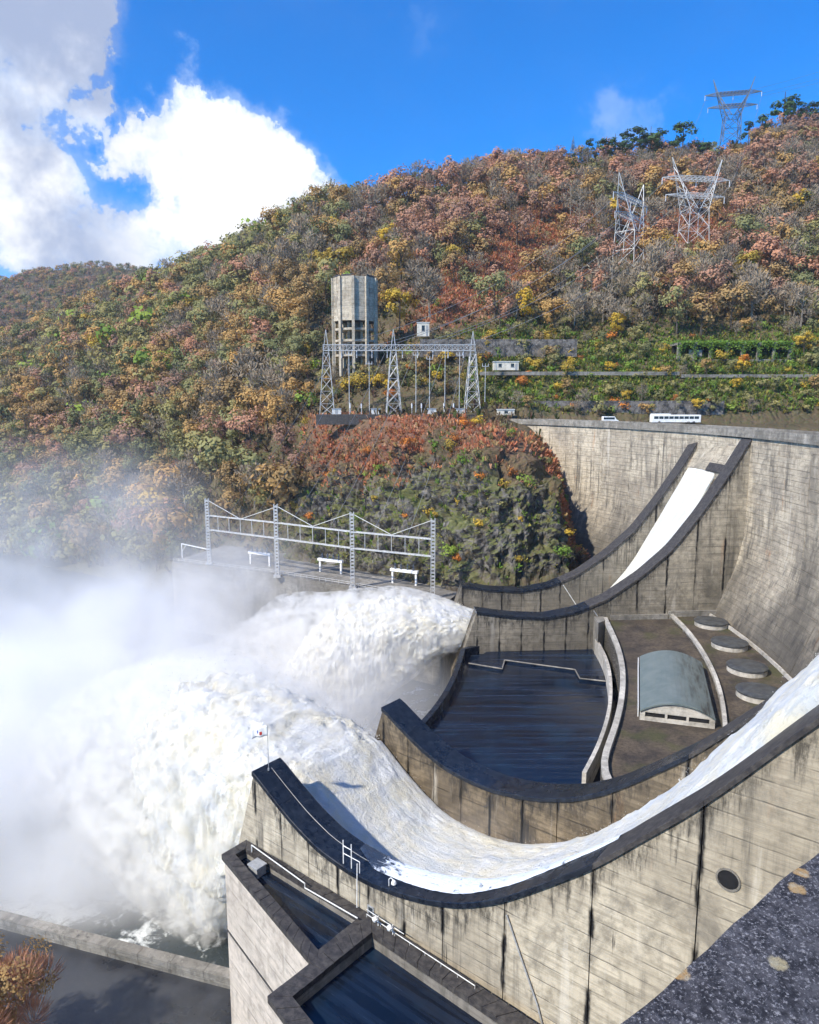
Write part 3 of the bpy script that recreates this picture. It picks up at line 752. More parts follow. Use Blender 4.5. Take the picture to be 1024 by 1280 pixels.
def fh1(s): return float(np.interp(s, [-64, -54, -46, -36, -22, -10, 0], [5.0, 6.5, 7.5, 8.8, 9.4, 9.0, 8.2]))
def fh2(s): return float(np.interp(s, [-57, -51, -45, -38, -30, -18, -8, 0], [2.8, 3.8, 6.0, 9.4, 11.8, 11.6, 10.0, 8.4]))
ch1 = build_chute('spillway_chute', 'nearer spillway chute with high stained outer wall and white water flowing out past the flagpole', A0, D1, J1, ZT1,
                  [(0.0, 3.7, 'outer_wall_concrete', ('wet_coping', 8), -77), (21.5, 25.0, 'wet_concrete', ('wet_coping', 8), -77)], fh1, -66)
ch2 = build_chute('spillway_chute', 'farther spillway chute curving down the dam beside the rocky cliff', C0, D2, J2, ZT2,
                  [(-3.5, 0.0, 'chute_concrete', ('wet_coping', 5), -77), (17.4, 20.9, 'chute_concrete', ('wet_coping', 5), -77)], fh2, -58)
# head block over the gate slot of the farther chute
MB().strip([[(s, -0.02, ZT2(s) - 1.9), (s, -17.38, ZT2(s) - 1.9), (s, -17.38, ZT2(s) - fh2(s) + .02), (s, -.02, ZT2(s) - fh2(s) + .02)] for s in np.linspace(-57, -51.8, 8)]).build('gate_head', M['chute_concrete'], ch2)
MB().strip([[(s, -.1, ZT2(s) - 1.6), (s, -8.3, ZT2(s) - 1.6), (s, -8.3, ZT2(s) - 1.88), (s, -.1, ZT2(s) - 1.88)] for s in np.linspace(-52.5, -51.6, 4)]).build('gate_lip', M['dry_coping'], ch2)
# drain outlet in the outer wall
def outlet():
    b = MB(); n = 24; s0, z0 = -48.7, -30.9
    for k in range(n):
        a, c = 2 * math.pi * k / n, 2 * math.pi * (k + 1) / n
        P = lambda t, r, y: (s0 + math.cos(t) * r, y, z0 + math.sin(t) * r)
        b.hexa([P(a, .66, -.1), P(c, .66, -.1), P(c, .66, .10), P(a, .66, .10), P(a, .78, -.1), P(c, .78, -.1), P(c, .78, .10), P(a, .78, .10)])
    o = b.build('drain_outlet', M['quay_concrete'], ch1)
    d = MB(); d.strip([[(s0 + math.cos(2 * math.pi * k / n) * .66, y, z0 + math.sin(2 * math.pi * k / n) * .66) for k in range(n)] for y in (-.02, .03)])
    d.build('pipe_mouth', M['dark_opening'], o)
outlet()
# thin pipes clipped to the walls
MB().path([(-32.2, .14, -41.5), (-33.6, .14, -44.6), (-35.2, .14, -48.0), (-37.8, .14, -56)], .09).build('conduit', M['grey_paint'], ch1)
MB().path([(-38.6, -21.3, -36.6), (-41.0, -21.3, -40.5)], .08).build('conduit', M['light_steel'], ch1)
MB().path([(-24.0, 3.64, -42.3), (-26.5, 3.64, -46)], .1).build('conduit', M['grey_paint'], ch2)
MB().path([(-23.6, -17.2, -42.3), (-27, -17.2, -47.4)], .1).build('conduit', M['light_steel'], ch2)
# ladder cage and rail posts on the outer wall head
def rail_frame():
    b = MB(); s, n = -13.3, .15; z = ZT1(s) - .1
    for ds in (0, -1.1, -2.2): b.tube((s + ds, -n, z), (s + ds, -n, z + (2.6 if ds > -2 else 1.2)), .05)
    b.tube((s, -n, z + 1.2), (s - 2.2, -n, z + 1.2), .04); b.tube((s, -n, z + 2.0), (s - 1.1, -n, z + 2.0), .04)
    b.tube((s - 2.2, .2, z + 1.2), (s - 2.2, .3, z - 3.4), .05)
    b.build('hand_rail', M['white_paint'], ch1)
    b = MB(); pts = [(q, -2.0, ZT1(q) + .06) for q in np.linspace(-.5, -15, 14)]
    b.path(pts, .035).build('cable', M['cable'], ch1)
    b = MB(); b.box(-17.5, -16.7, .02, .10, -50.2, -48.0); d = b.build('service_door', M['grey_paint'], ch1)
    MB().box(-17.36, -16.84, .10, .12, -49.3, -48.15).build('door_pane', M['window_glass'], d)
rail_frame()

# ------------------------------------------------------------------ powerhouse between the chutes
ph_o = PZ(690, 880, -51)
ph = thing('powerhouse', 'powerhouse between the spillways with wet black roof, brown deck and curved white parapets', 'power station', (0, 0, -77))
def zz(v): return v + 77
def X2(p): return (p.x, p.y)
def offset_line(pts, d):
    out = []
    for i, p in enumerate(pts):
        a = Vector(pts[max(i - 1, 0)]); b = Vector(pts[min(i + 1, len(pts) - 1)]); t = (b - a).normalized(); out.append((p[0] - t.y * d, p[1] + t.x * d))
    return out
def resample(pts, n):
    P = np.array(pts); d = np.concatenate([[0], np.cumsum(np.linalg.norm(np.diff(P, axis=0), axis=1))])
    # Catmull-like smoothing through cubic weights
    u = np.linspace(0, d[-1], n); out = np.stack([np.interp(u, d, P[:, k]) for k in range(2)], 1)
    for _ in range(6): out[1:-1] = (out[:-2] + 2 * out[1:-1] + out[2:]) / 4
    return [tuple(q) for q in out]
def wall_line(name, pts, th, z0, z1, m, parent, pieces=1):
    a = pts; b = offset_line(pts, th); n = len(pts); per = max(1, (n - 1) // pieces)
    for k in range(0, n - 1, per):
        secs = [[(a[i][0], a[i][1], zz(z0)), (b[i][0], b[i][1], zz(z0)), (b[i][0], b[i][1], zz(z1)), (a[i][0], a[i][1], zz(z1))] for i in range(k, min(k + per, n - 1) + 1)]
        MB().strip(secs).build(name, m, parent)
Cface = lambda s: X2(w2(s, -3.52, 0)); Bface = lambda s: X2(w1(s, 25.02, 0))
# wet lower roof
down = resample([X2(PZ(583, 806, -49.3)), X2(PZ(574, 840, -49.3)), X2(PZ(557, 874, -49.3)), X2(PZ(537, 899, -49.3)), X2(w1(2, 25.1, 0))], 20)
down[0] = Cface(-0.5)
front = resample([X2(PZ(754, 771, -43.6)), X2(PZ(767, 799, -43.6)), X2(PZ(773, 816, -43.6)), X2(PZ(776.5, 839, -43.6)), X2(PZ(775, 868, -43.6)), X2(PZ(769, 897, -43.6)), X2(PZ(757, 932, -43.6)), X2(PZ(738, 966, -43.6)), Bface(-32)], 28)
ledge = resample([X2(PZ(747, 799, -47.6)), X2(PZ(756, 813, -47.6)), X2(PZ(763, 830, -47.6)), X2(PZ(766, 853, -47.6)), X2(PZ(766, 879, -47.6)), X2(PZ(761, 903, -47.6)), X2(PZ(748, 940, -47.6)), X2(PZ(733, 966, -47.6))], 24)
roof_poly = [Cface(-0.5)] + down[1:] + [Bface(-34)] + [front[-1]] + front[::-1][1:] + [Cface(-28.5)]
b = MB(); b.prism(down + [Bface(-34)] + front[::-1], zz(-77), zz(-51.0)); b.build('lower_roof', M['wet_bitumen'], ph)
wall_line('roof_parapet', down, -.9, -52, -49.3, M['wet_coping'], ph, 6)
step = [X2(PZ(586, 829, -50.5)), X2(PZ(628, 836, -50.5)), X2(PZ(631, 825, -50.5)), X2(PZ(719, 837, -50.5)), X2(PZ(725, 848, -50.5)), X2(PZ(762, 852, -50.5))]
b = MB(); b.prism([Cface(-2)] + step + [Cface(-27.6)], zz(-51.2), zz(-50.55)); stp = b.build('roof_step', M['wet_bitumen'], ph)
b = MB()
for p, q in zip(step[:-1], step[1:]): b.tube((*p, zz(-50.5)), (*q, zz(-50.5)), .13)
b.build('step_edge', M['quay_concrete'], stp)
wall_line('ledge_wall', ledge, -.55, -51.3, -47.6, M['pale_concrete'], ph, 4)
# brown upper deck
hatch = resample([X2(PZ(836, 765, -43.2)), X2(PZ(856, 783, -43.2)), X2(PZ(873, 806, -43.2)), X2(PZ(886, 828, -43.2)), X2(PZ(896, 851, -43.2)), X2(PZ(902, 876, -43.2)), X2(PZ(905, 905, -43.2)), X2(PZ(903, 940, -43.2)), Bface(-47)], 26)
b = MB(); b.prism(front + [Bface(-38)] + hatch[::-1], zz(-77), zz(-44.3)); b.build('roof_deck', M['roof_gravel'], ph)
wall_line('curved_parapet', front, .8, -52, -43.6, M['pale_concrete'], ph, 7)
gut = [X2(PZ(896, 756, -43.0)), X2(PZ(979, 829, -43.0))]
damline = []
for k in range(12):
    y = 156 - k * 7.0; r = dam_r(-43) + 1.2; x = DC.x + math.sqrt(r * r - (y - DC.y) ** 2); damline.append((x, y))
b = MB(); b.prism(hatch + [Bface(-52)] + [(damline[-1][0], damline[-1][1])] + damline[::-1] , zz(-77), zz(-43.9)); b.build('hatch_deck', M['roof_gravel'], ph)
wall_line('deck_kerb', hatch, .55, -45, -43.2, M['pale_concrete'], ph, 6)
gl = [(x - 2.6, y) for x, y in damline]
wall_line('gutter_kerb', gl, .35, -44.5, -43.3, M['pale_concrete'], ph, 4)
wall_line('gutter_channel', [(x + 1.7, y) for x, y in gl], 1.4, -44.5, -43.7, M['teal_channel'], ph, 4)
# parapet along the chute wall, with little ventilators
pl = [Cface(-27.5), Cface(-39.5)]
b = MB(); wall_line('back_parapet', [(x, y - .02) for x, y in pl], -.5, -45, -43.3, M['quay_concrete'], ph)
wall_line('back_parapet', [(x, y - .02) for x, y in (Cface(-39.7), Cface(-51.0))], -.5, -45, -42.7, M['quay_concrete'], ph)
pb = PZ(748, 800, -46); 
b = MB(); b.prism([front[0], (front[0][0] - 1.9, front[0][1]), (front[0][0] - 2.1, front[0][1] - 4.5), (front[1][0], front[1][1])], zz(-52), zz(-43.5)); b.build('corner_pier', M['quay_concrete'], ph)
for (px, py, w_) in ((878, 760, 2.2),):
    p = PZ(px, py, -43); b = MB(); b.box(p.x - w_, p.x + w_, p.y - .9, p.y + .9, zz(-43.9), zz(-42.9)); b.box(p.x - w_ * .8, p.x + w_ * .8, p.y - .7, p.y + .7, zz(-42.9), zz(-42.75)); b.build('vent_box', M['quay_concrete'], ph)
for px, py in ((889, 776), (912, 802), (934, 832), (948, 863)):
    p = PZ(px, py, -42.9); n = 40; R = 3.05
    def ring(r, z): return [(p.x + math.cos(2 * math.pi * k / n) * r, p.y + math.sin(2 * math.pi * k / n) * r, zz(z)) for k in range(n)]
    h = MB().strip([ring(R, -43.9), ring(R, -43.05)]).build('turbine_hatch', M['pale_concrete'], ph)
    MB().strip([ring(R + .12, -43.05), ring(R + .12, -42.85), ring(R * .75, -42.62), ring(R * .3, -42.5)]).build('hatch_cover', M['hatch_lid'], h, smooth=False)
# barrel-vaulted skylight on the deck
def vault():
    f = PZ(846, 902, -43.9); bk = PZ(838, 826, -43.0)
    ax = Vector((bk.x - f.x, bk.y - f.y, 0)); Ln = ax.length; ax.normalize(); sd_ = Vector((ax.y, -ax.x, 0))
    def P(a, s, z): q = f + ax * a + sd_ * s; return (q.x, q.y, zz(z))
    W = 4.9; n = 16
    arc_ = lambda i, k=1.0: (-W * k + 2 * W * k * i / n, -42.75 + 1.55 * (1 - (2 * i / n - 1) ** 2))
    v = bpy.data.objects.new('skylight_vault', None); col.objects.link(v); v.parent = ph
    v.location = (f.x, f.y, zz(-44.3)); v.rotation_euler = (0, 0, math.atan2(-ax.x, ax.y))
    L = lambda a, s, z: (s, a, z + 44.3)
    secs = []
    for a in (-.25, Ln * .25, Ln * .5, Ln * .75, Ln):
        secs.append([L(a, *arc_(i)) for i in range(n + 1)] + [L(a, arc_(i)[0], arc_(i)[1] - .22) for i in range(n, -1, -1)])
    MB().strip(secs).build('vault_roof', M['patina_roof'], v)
    b = MB(); b.box(-W + .1, W - .1, .35, Ln - .1, 0, 1.3); b.build('vault_wall', M['pale_concrete'], v)
    b = MB()                                                     # front wall with three openings
    b.box(-W, W, 0, .33, 0, .55)
    for x0, x1 in ((-W, -4.2), (-1.55, -1.25), (1.25, 1.55), (4.2, W)): b.box(x0, x1, 0, .33, .55, 1.25)
    secs = []
    for i in range(n + 1):
        s_, z_ = arc_(i, .995); secs.append([(s_, 0, 1.25), (s_, .33, 1.25), (s_, .33, max(1.26, z_ + 44.3 - .23)), (s_, 0, max(1.26, z_ + 44.3 - .23))])
    b.strip(secs); b.build('vault_front', M['pale_concrete'], v)
    for x0, x1 in ((-4.15, -1.6), (-1.2, 1.2), (1.6, 4.15)):
        MB().box(x0, x1, .24, .34, .58, 1.22).build('window', M['dark_opening'], v)
    MB().box(-W - .3, -W - .15, 1, Ln - .5, 0, 1.5).build('side_rail', M['light_steel'], v)
vault()

# ------------------------------------------------------------------ annexes against the outer wall
def loc1(s, n): return (s, -n)
def annex(name, label, poly, ztop, floor_drop, pw, mroof, slabs, wallmat):
    root = thing(name, label, 'building', (A0.x, A0.y, 0), math.atan2(D1.y, D1.x))
    P = [Vector((s, -n)) for s, n in poly]; n = len(P)
    c = sum(P, Vector((0, 0))) / n
    def inset(d):
        out = []
        area = sum(P[i].x * P[(i + 1) % n].y - P[(i + 1) % n].x * P[i].y for i in range(n)); sg = 1 if area > 0 else -1
        for i in range(n):
            e0 = (P[i] - P[i - 1]).normalized(); e1 = (P[(i + 1) % n] - P[i]).normalized()
            n0 = Vector((-e0.y, e0.x)) * sg; n1 = Vector((-e1.y, e1.x)) * sg
            m = (n0 + n1); m = m / max(m.dot(n0), .3); out.append(P[i] + m * d)
        return out
    O_, I = inset(.02), inset(pw)
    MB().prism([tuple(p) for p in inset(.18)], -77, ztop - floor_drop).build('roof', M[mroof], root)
    for i in range(n):
        j = (i + 1) % n
        MB().hexa([(*O_[i], -77), (*O_[j], -77), (*inset(.16)[j], -77), (*inset(.16)[i], -77), (*O_[i], ztop - .6), (*O_[j], ztop - .6), (*inset(.16)[j], ztop - .6), (*inset(.16)[i], ztop - .6)]).build('wall', M[wallmat], root)
        # capping stones, one by one
        Lg = (P[j] - P[i]).length; k = max(1, int(Lg / slabs)); Oi = inset(-.25)
        for q in range(k):
            t0, t1 = (q + .02) / k, (q + .98) / k
            a0, a1 = Oi[i].lerp(Oi[j], t0), Oi[i].lerp(Oi[j], t1); b0, b1 = I[i].lerp(I[j], t0), I[i].lerp(I[j], t1)
            dz = rnd.uniform(-.02, .02)
            MB().hexa([(*a0, ztop - .6), (*a1, ztop - .6), (*b1, ztop - .6), (*b0, ztop - .6), (*a0, ztop + dz), (*a1, ztop + dz), (*b1, ztop + dz), (*b0, ztop + dz)]).build('capping_stone', M['dry_coping'], root)
        MB().hexa([(*I[i], ztop - floor_drop - .05), (*I[j], ztop - floor_drop - .05), (*inset(pw - .25)[j], ztop - floor_drop - .05), (*inset(pw - .25)[i], ztop - floor_drop - .05),
                   (*I[i], ztop - .55), (*I[j], ztop - .55), (*inset(pw - .25)[j], ztop - .55), (*inset(pw - .25)[i], ztop - .55)]).build('parapet', M['quay_concrete'], root)
    return root
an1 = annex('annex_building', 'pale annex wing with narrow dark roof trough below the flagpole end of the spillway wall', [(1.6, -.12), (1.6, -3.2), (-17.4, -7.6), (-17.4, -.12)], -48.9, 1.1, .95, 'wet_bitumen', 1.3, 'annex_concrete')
MB().prism([(-17.7, .15), (-17.7, 1.0), (-37, 5.2), (-37, .15)], -77, -52.6).build('link_ledge', M['annex_concrete'], an1)
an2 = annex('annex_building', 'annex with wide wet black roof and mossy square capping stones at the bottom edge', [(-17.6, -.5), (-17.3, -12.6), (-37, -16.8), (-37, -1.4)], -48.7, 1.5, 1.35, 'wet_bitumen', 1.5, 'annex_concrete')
MB().path([(-.5, 1.1, -48.85), (-.5, 1.1, -48.0), (-9.5, 1.6, -48.2), (-9.5, 1.6, -48.7), (-16.8, 1.6, -48.5)], .07).build('roof_pipe', M['light_steel'], an1)
b = MB(); b.box(-3.2, -1.8, 1.4, 2.6, -50, -49.0); b.box(-3.3, -1.7, 1.3, 2.7, -49.0, -48.85); b.build('vent_box', M['grey_paint'], an1)
for s_ in (-18.8, -20.6):
    b = MB(); b.tube((s_, .9, -48.7), (s_, .9, -47.7), .05); b.tube((s_, .9, -47.9), (s_, 1.25, -47.7), .05)
    b.strip([[(s_ + r * math.cos(k * math.pi / 4), 1.35 + r * math.sin(k * math.pi / 4), z) for k in range(8)] for z, r in ((-47.95, .22), (-47.7, .3), (-47.55, .12))])
    b.build('flood_lamp', M['white_paint'], an2)
b = MB(); b.path([(-17.2, .75, -48.4), (-30, 1.35, -48.4)], .05); b.path([(-17.2, .75, -47.9), (-22, 1.0, -47.9)], .045)
for q in np.linspace(-17.2, -30, 8): b.tube((q, .75 + (-17.2 - q) * .047, -48.7), (q, .75 + (-17.2 - q) * .047, -48.35), .04)
b.build('edge_pipe', M['galvanised'], an2)
# window and ledge on the pale side wall
MB().box(-10.2, -8.6, 5.4, 6.1, -64.5, -62.0).build('window', M['dark_opening'], an1)
MB().hexa([(1.62, 3.24, -58.2), (-17.5, 7.66, -58.2), (-17.5, 7.3, -58.2), (1.62, 3.0, -58.2), (1.62, 3.24, -57.95), (-17.5, 7.66, -57.95), (-17.5, 7.3, -57.95), (1.62, 3.0, -57.95)]).build('string_course', M['dry_coping'], an1)
# lamp on the wall head
b = MB(); s_ = -19.2; z_ = ZT1(s_); b.path([(s_, -.2, z_), (s_, -.2, z_ + .7), (s_ - .25, -.2, z_ + .95), (s_ - .55, -.2, z_ + .85)], .04)
b.strip([[(s_ - .6 + r * math.cos(k * math.pi / 4), -.2 + r * math.sin(k * math.pi / 4), z) for k in range(8)] for z, r in ((z_ + .5, .26), (z_ + .75, .2), (z_ + .88, .06))])
b.build('wall_lamp', M['white_paint'], ch1)

# ------------------------------------------------------------------ flag on the end of the wall
fp = w1(-.6, 1.5, ZT1(-.5))
flg = thing('flagpole', 'thin flagpole with small white flag on the end of the near spillway wall', 'flag', tuple(fp))
b = MB(); b.tube((0, 0, 0), (0, 0, 5.3), .045, .03); b.tube((0, 0, 0), (0, 0, .25), .12); b.build('pole', M['grey_paint'], flg)
v, f = [], []
for i in range(13):
    for j in range(7):
        x = -i / 12 * 1.75; z = 5.2 - j / 6 * 1.15 - .35 * (i / 12) ** 1.3
        v.append((x, .13 * math.sin(i * .75 + j * .2) * (i / 12) ** .6 , z + .04 * math.sin(i * .9)))
for i in range(12):
    for j in range(6): f.append((i * 7 + j, i * 7 + j + 1, (i + 1) * 7 + j + 1, (i + 1) * 7 + j))
o = obj('flag_cloth', fast_mesh('flag_cloth', v, f, True), M['white_paint'], flg)
m_ = o.modifiers.new('thickness', 'SOLIDIFY'); m_.thickness = .012
plain('blue_paint', (0.05, 0.10, 0.42), 0.6)
for (c, pts) in (('red_paint', (4, 5, 6)), ('blue_paint', (7, 8))):
    vv, ff = [], []
    for i in pts:
        for j in (2, 3, 4):
            q = v[i * 7 + j]; vv.append((q[0], q[1] - .02, q[2] - (.12 if c == 'red_paint' else -.05)))
    n = len(pts)
    for i in range(n - 1):
        for j in range(2): ff.append((i * 3 + j, i * 3 + j + 1, (i + 1) * 3 + j + 1, (i + 1) * 3 + j))
    obj('flag_emblem', fast_mesh('flag_emblem', vv, ff, True), M[c], flg)

# ------------------------------------------------------------------ quay wall and road at the lower left
qa, qb = PZ(-260, 1078, -68.5), PZ(300, 1222, -68.5)
qd = Vector((qb.x - qa.x, qb.y - qa.y, 0)); ql = qd.length; qd.normalize(); qn = Vector((-qd.y, qd.x, 0))
qr = thing('quay_wall', 'low grey concrete quay wall between river and dark wet road', 'wall', (qa.x, qa.y, -77), math.atan2(qd.y, qd.x))
k = 16
for i in range(k):
    a, b_ = ql * i / k + .02, ql * (i + 1) / k - .02
    MB().box(a, b_, -.25, .75, 0, 7.6).build('wall_block', M['quay_concrete'], qr)
    MB().box(a, b_, -.45, .95, 7.6, 8.5).build('capping_block', M['quay_concrete'], qr)
rd = [qa + qn * -.2, qb + qn * -.2, qb + qd * 14 + qn * -.2, Vector((8, 30, 0)), Vector((-90, 0, 0)), Vector((-180, 40, 0))]
me = bpy.data.meshes.new('riverside_road'); me.from_pydata([(p.x, p.y, -70.2) for p in rd], [], [tuple(range(len(rd)))]); me.update()
tag(obj('riverside_road', me, M['wet_asphalt']), kind='structure')

# ------------------------------------------------------------------ parapet beside the camera
e0, e1 = PZ(1024, 1062, -1.15), PZ(770, 1284, -1.15)
ed = (e0 - e1); ed.z = 0; ed.normalize(); en = Vector((ed.y, -ed.x, 0))
b = MB(); L_ = 4.0; W_ = .62
par = tag(None or bpy.data.objects.new('viewing_parapet', None), 'dark pitted stone parapet with pale lichen spots at lower right', 'parapet'); col.objects.link(par)
par.location = (e1.x, e1.y, -6.6); par.rotation_euler = (0, 0, math.atan2(ed.y, ed.x))
def stone_top():
    n, m = 90, 30; P = []
    for i in range(n):
        for j in range(m):
            P.append((-1.2 + i * 5.0 / (n - 1), -j * W_ / (m - 1), 5.45))
    P = np.array(P); P[:, 2] += fbm(P * 9, 4, 4) * .010; P[:, 1] += (np.arange(len(P)) % m == 0) * fbm(P * 6, 3, 6) * .014
    idx = np.arange(n * m).reshape(n, m); f = np.stack([idx[:-1, :-1], idx[:-1, 1:], idx[1:, 1:], idx[1:, :-1]], -1).reshape(-1, 4)
    o = obj('cap_stone', fast_mesh('cap_stone', P, f, True), M['lichen_stone'], par)
    MB().box(-1.2, 3.8, -W_, -.012, 0, 5.42).build('parapet_wall', M['lichen_stone'], par)
stone_top()
MB().box(-3.5, 9, -4.5, -.1, -1.2, 0).build('platform_slab', M['dry_coping'], par)

# ------------------------------------------------------------------ water in the chutes and the two jets
def coat_mat(W):
    m = bpy.data.materials.new('spray_coat'); m.use_nodes = True; t = NT(m.node_tree); t.n.clear()
    wp = t.node('ShaderNodeNewGeometry').outputs['Position']; O = W(0, 0, 0); D = W(1, 0, 0) - O
    run = t.vmath('DOT_PRODUCT', t.vmath('SUBTRACT', wp, tuple(O)), tuple(D))            # metres beyond the lip
    n = t.noise(wp, 0.42, 6, 0.7, 0.6)
    v = t.node('ShaderNodeVolumePrincipled'); v.inputs['Color'].default_value = (1.0, 0.985, 0.95, 1); v.inputs['Anisotropy'].default_value = 0.0
    t.put(v.inputs['Density'], t.math('MULTIPLY', t.smooth(n, 0.44, 0.66), t.smooth(run, 6.0, 60.0, 0.50, 0.07)))
    o = t.node('ShaderNodeOutputMaterial'); t.l.new(v.outputs[0], o.inputs['Volume'])
    try: m.cycles.volume_step_rate = 0.14
    except Exception: pass
    return m
def jet(name, label, W, ZT, fh, s_start, s_core, s_end, n0, n1, thick, alpha, v0, seed, side_lo, grow, curtain, z_end, mat_coat):
    """white water down the chute and off the lip (a closed body), and a coat of torn spray that carries on along the trajectory"""
    D = np.array(W(1, 0, 0) - W(0, 0, 0)); Nn = np.array(W(0, 1, 0) - W(0, 0, 0)); O = np.array(W(0, 0, 0))
    zl = ZT(0) - fh(0); g = 9.81 / (2 * v0 * v0 * math.cos(alpha) ** 2)
    def section(s, inflate):
        if s <= 0:
            z0 = ZT(s) - fh(s); th = float(np.interp(s, [q[0] for q in thick], [q[1] for q in thick]))
            nl = float(np.interp(s, [q[0] for q in side_lo], [q[1] for q in side_lo])); return nl, n1 - .05, z0 + th, z0 - .3, .28 + .055 * th
        base = zl + math.tan(alpha) * s - g * s * s
        top = base + thick[-1][1] + 2.0 * min(1, s / 30); drop = float(np.interp(s, [q[0] for q in curtain], [q[1] for q in curtain])); bot = max(base - drop, z_end - 3); top = max(top, bot + 4)
        w = grow * s / s_end; nl, nh = side_lo[-1][1] - w * .8, n1 - .05 + w
        if inflate:
            q = .3 + .11 * s; nl -= q; nh += q; top += q * .8; bot -= q * .2
            e = max(0, (s - s_end * .7) / (s_end * .3)); top -= 6 * e * e; top = max(top, bot + 5)
        else:
            e = max(0.0, (s - s_core * .55) / (s_core * .45)); k = max(.06, 1 - e * e); c, h = (nl + nh) / 2, (nh - nl) / 2 * k; nl, nh = c - h, c + h
            zc = top - (top - bot) * .55; top = zc + (top - zc) * k; bot = zc + (bot - zc) * k
        return nl, nh, top, bot, min(1.8, .5 + .045 * s)
    def body(S, nu, inflate):
        ns = len(S); P = np.zeros((ns, nu, 3)); amp = np.zeros((ns, nu)); dirn = np.zeros((ns, nu, 3))
        u = np.linspace(0, 2 * math.pi, nu, endpoint=False); cu, su = np.cos(u), np.sin(u)
        for i, s in enumerate(S):
            nl, nh, top, bot, a = section(s, inflate); e = .42 if s <= 0 else .42 + .4 * min(1, s / 30)
            rx = np.sign(cu) * np.abs(cu) ** e; rz = np.sign(su) * np.abs(su) ** e
            n = (nl + nh) / 2 + rx * (nh - nl) / 2; z = (top + bot) / 2 + rz * (top - bot) / 2
            P[i] = O + s * D + n[:, None] * Nn; P[i, :, 2] = z; dirn[i] = rx[:, None] * Nn; dirn[i, :, 2] = rz; amp[i] = a
            if s <= 0: amp[i] *= np.clip(rz, 0, 1) * np.clip((1.0 - np.abs(rx)) * 4 + .15, 0, 1)
        Q = P.reshape(-1, 3); Dn = dirn.reshape(-1, 3); Dn /= np.linalg.norm(Dn, axis=1, keepdims=True) + 1e-6
        R = np.stack([(Q @ D) * .55, Q @ Nn, Q[:, 2]], 1)
        return Q, Dn, R, amp.ravel()
    S = np.concatenate([np.linspace(s_start, 0, 170, endpoint=False), np.linspace(0, s_core, 240)]); ns, nu = len(S), 150
    Q, Dn, R, amp = body(S, nu, False)
    t1 = np.abs(fbm(R * .13, 3, seed)); t2 = np.abs(fbm(R * .42, 3, seed + 5)); t3 = np.abs(fbm(R * 1.3, 3, seed + 9))
    Q = Q + Dn * (((t1 - .25) * 1.0 + (t2 - .25) * 1.3 + (t3 - .25) * .9) * amp)[:, None]
    idx = np.arange(ns * nu).reshape(ns, nu); nx = np.roll(idx, -1, axis=1)
    f = np.stack([idx[:-1], nx[:-1], nx[1:], idx[1:]], -1).reshape(-1, 4)
    wm = fast_mesh(name, Q, f, True); fa = wm.attributes.new('flow', 'FLOAT_VECTOR', 'POINT'); cross = Q @ Nn
    fa.data.foreach_set('vector', np.stack([np.repeat(S, nu), cross - cross.mean(), Q[:, 2]], 1).astype(np.float32).ravel())
    o = obj(name, wm, M['white_water'])
    Sh = np.linspace(1.0, s_end, 90); H, Hd, Hr, Ha = body(Sh, 50, True)
    H = H + Hd * ((.12 * np.repeat(Sh, 50)).clip(0, 5) * (fbm(Hr * .11, 3, seed + 3) * .9 + .1))[:, None]
    ix = np.arange(90 * 50).reshape(90, 50); n2 = np.roll(ix, -1, axis=1)
    hf = [tuple(q) for q in np.stack([ix[:-1], n2[:-1], n2[1:], ix[1:]], -1).reshape(-1, 4).tolist()] + [tuple(ix[0][::-1].tolist()), tuple(ix[-1].tolist())]
    hm = bpy.data.meshes.new('spray_coat'); hm.from_pydata(H.tolist(), [], hf); hm.update()
    bq = bmesh.new(); bq.from_mesh(hm); bmesh.ops.recalc_face_normals(bq, faces=bq.faces); bq.to_mesh(hm); bq.free()
    hm.materials.append(mat_coat(W)); tag(obj('spray_coat', hm), 'fine spray torn from the ' + ('near' if seed < 10 else 'far') + ' jet', 'spray', kind='stuff')
    return tag(o, label, 'white water', kind='stuff'), Q.reshape(ns, nu, 3), S
j1, JQ1, JS1 = jet('white_water', 'white water pouring down the near chute and leaping into the river', w1, ZT1, fh1, -66, 44, 88, 3.75, 21.45,
    [(-66, 9.0), (-54, 9.2), (-47, 8.4), (-42, 7.2), (-37, 6.2), (-31, 5.4), (-26, 4.8), (-20, 4.0), (-12, 3.6), (0, 4.4)], math.radians(19), 23.5, 3,
    [(-66, 3.8), (-30, 3.8), (0, 3.8)], 9.0, [(0, 1.5), (4, 6), (9, 15), (15, 28), (30, 40), (60, 60)], RIVER_Z, coat_mat)
j2, JQ2, JS2 = jet('white_water', 'white water leaping from the far chute in a rounded arc', w2, ZT2, fh2, -52, 44, 84, 0.05, 17.35,
    [(-52, 1.5), (-44, 2.0), (-36, 1.8), (-28, 2.0), (-18, 3.4), (-8, 4.0), (0, 4.2)], math.radians(15), 24.0, 13,
    [(-52, 4.5), (-40, 3.5), (-18, .5), (0, .1)], 9.0, [(0, 1), (6, 4), (16, 12), (28, 28), (60, 60)], RIVER_Z, coat_mat)

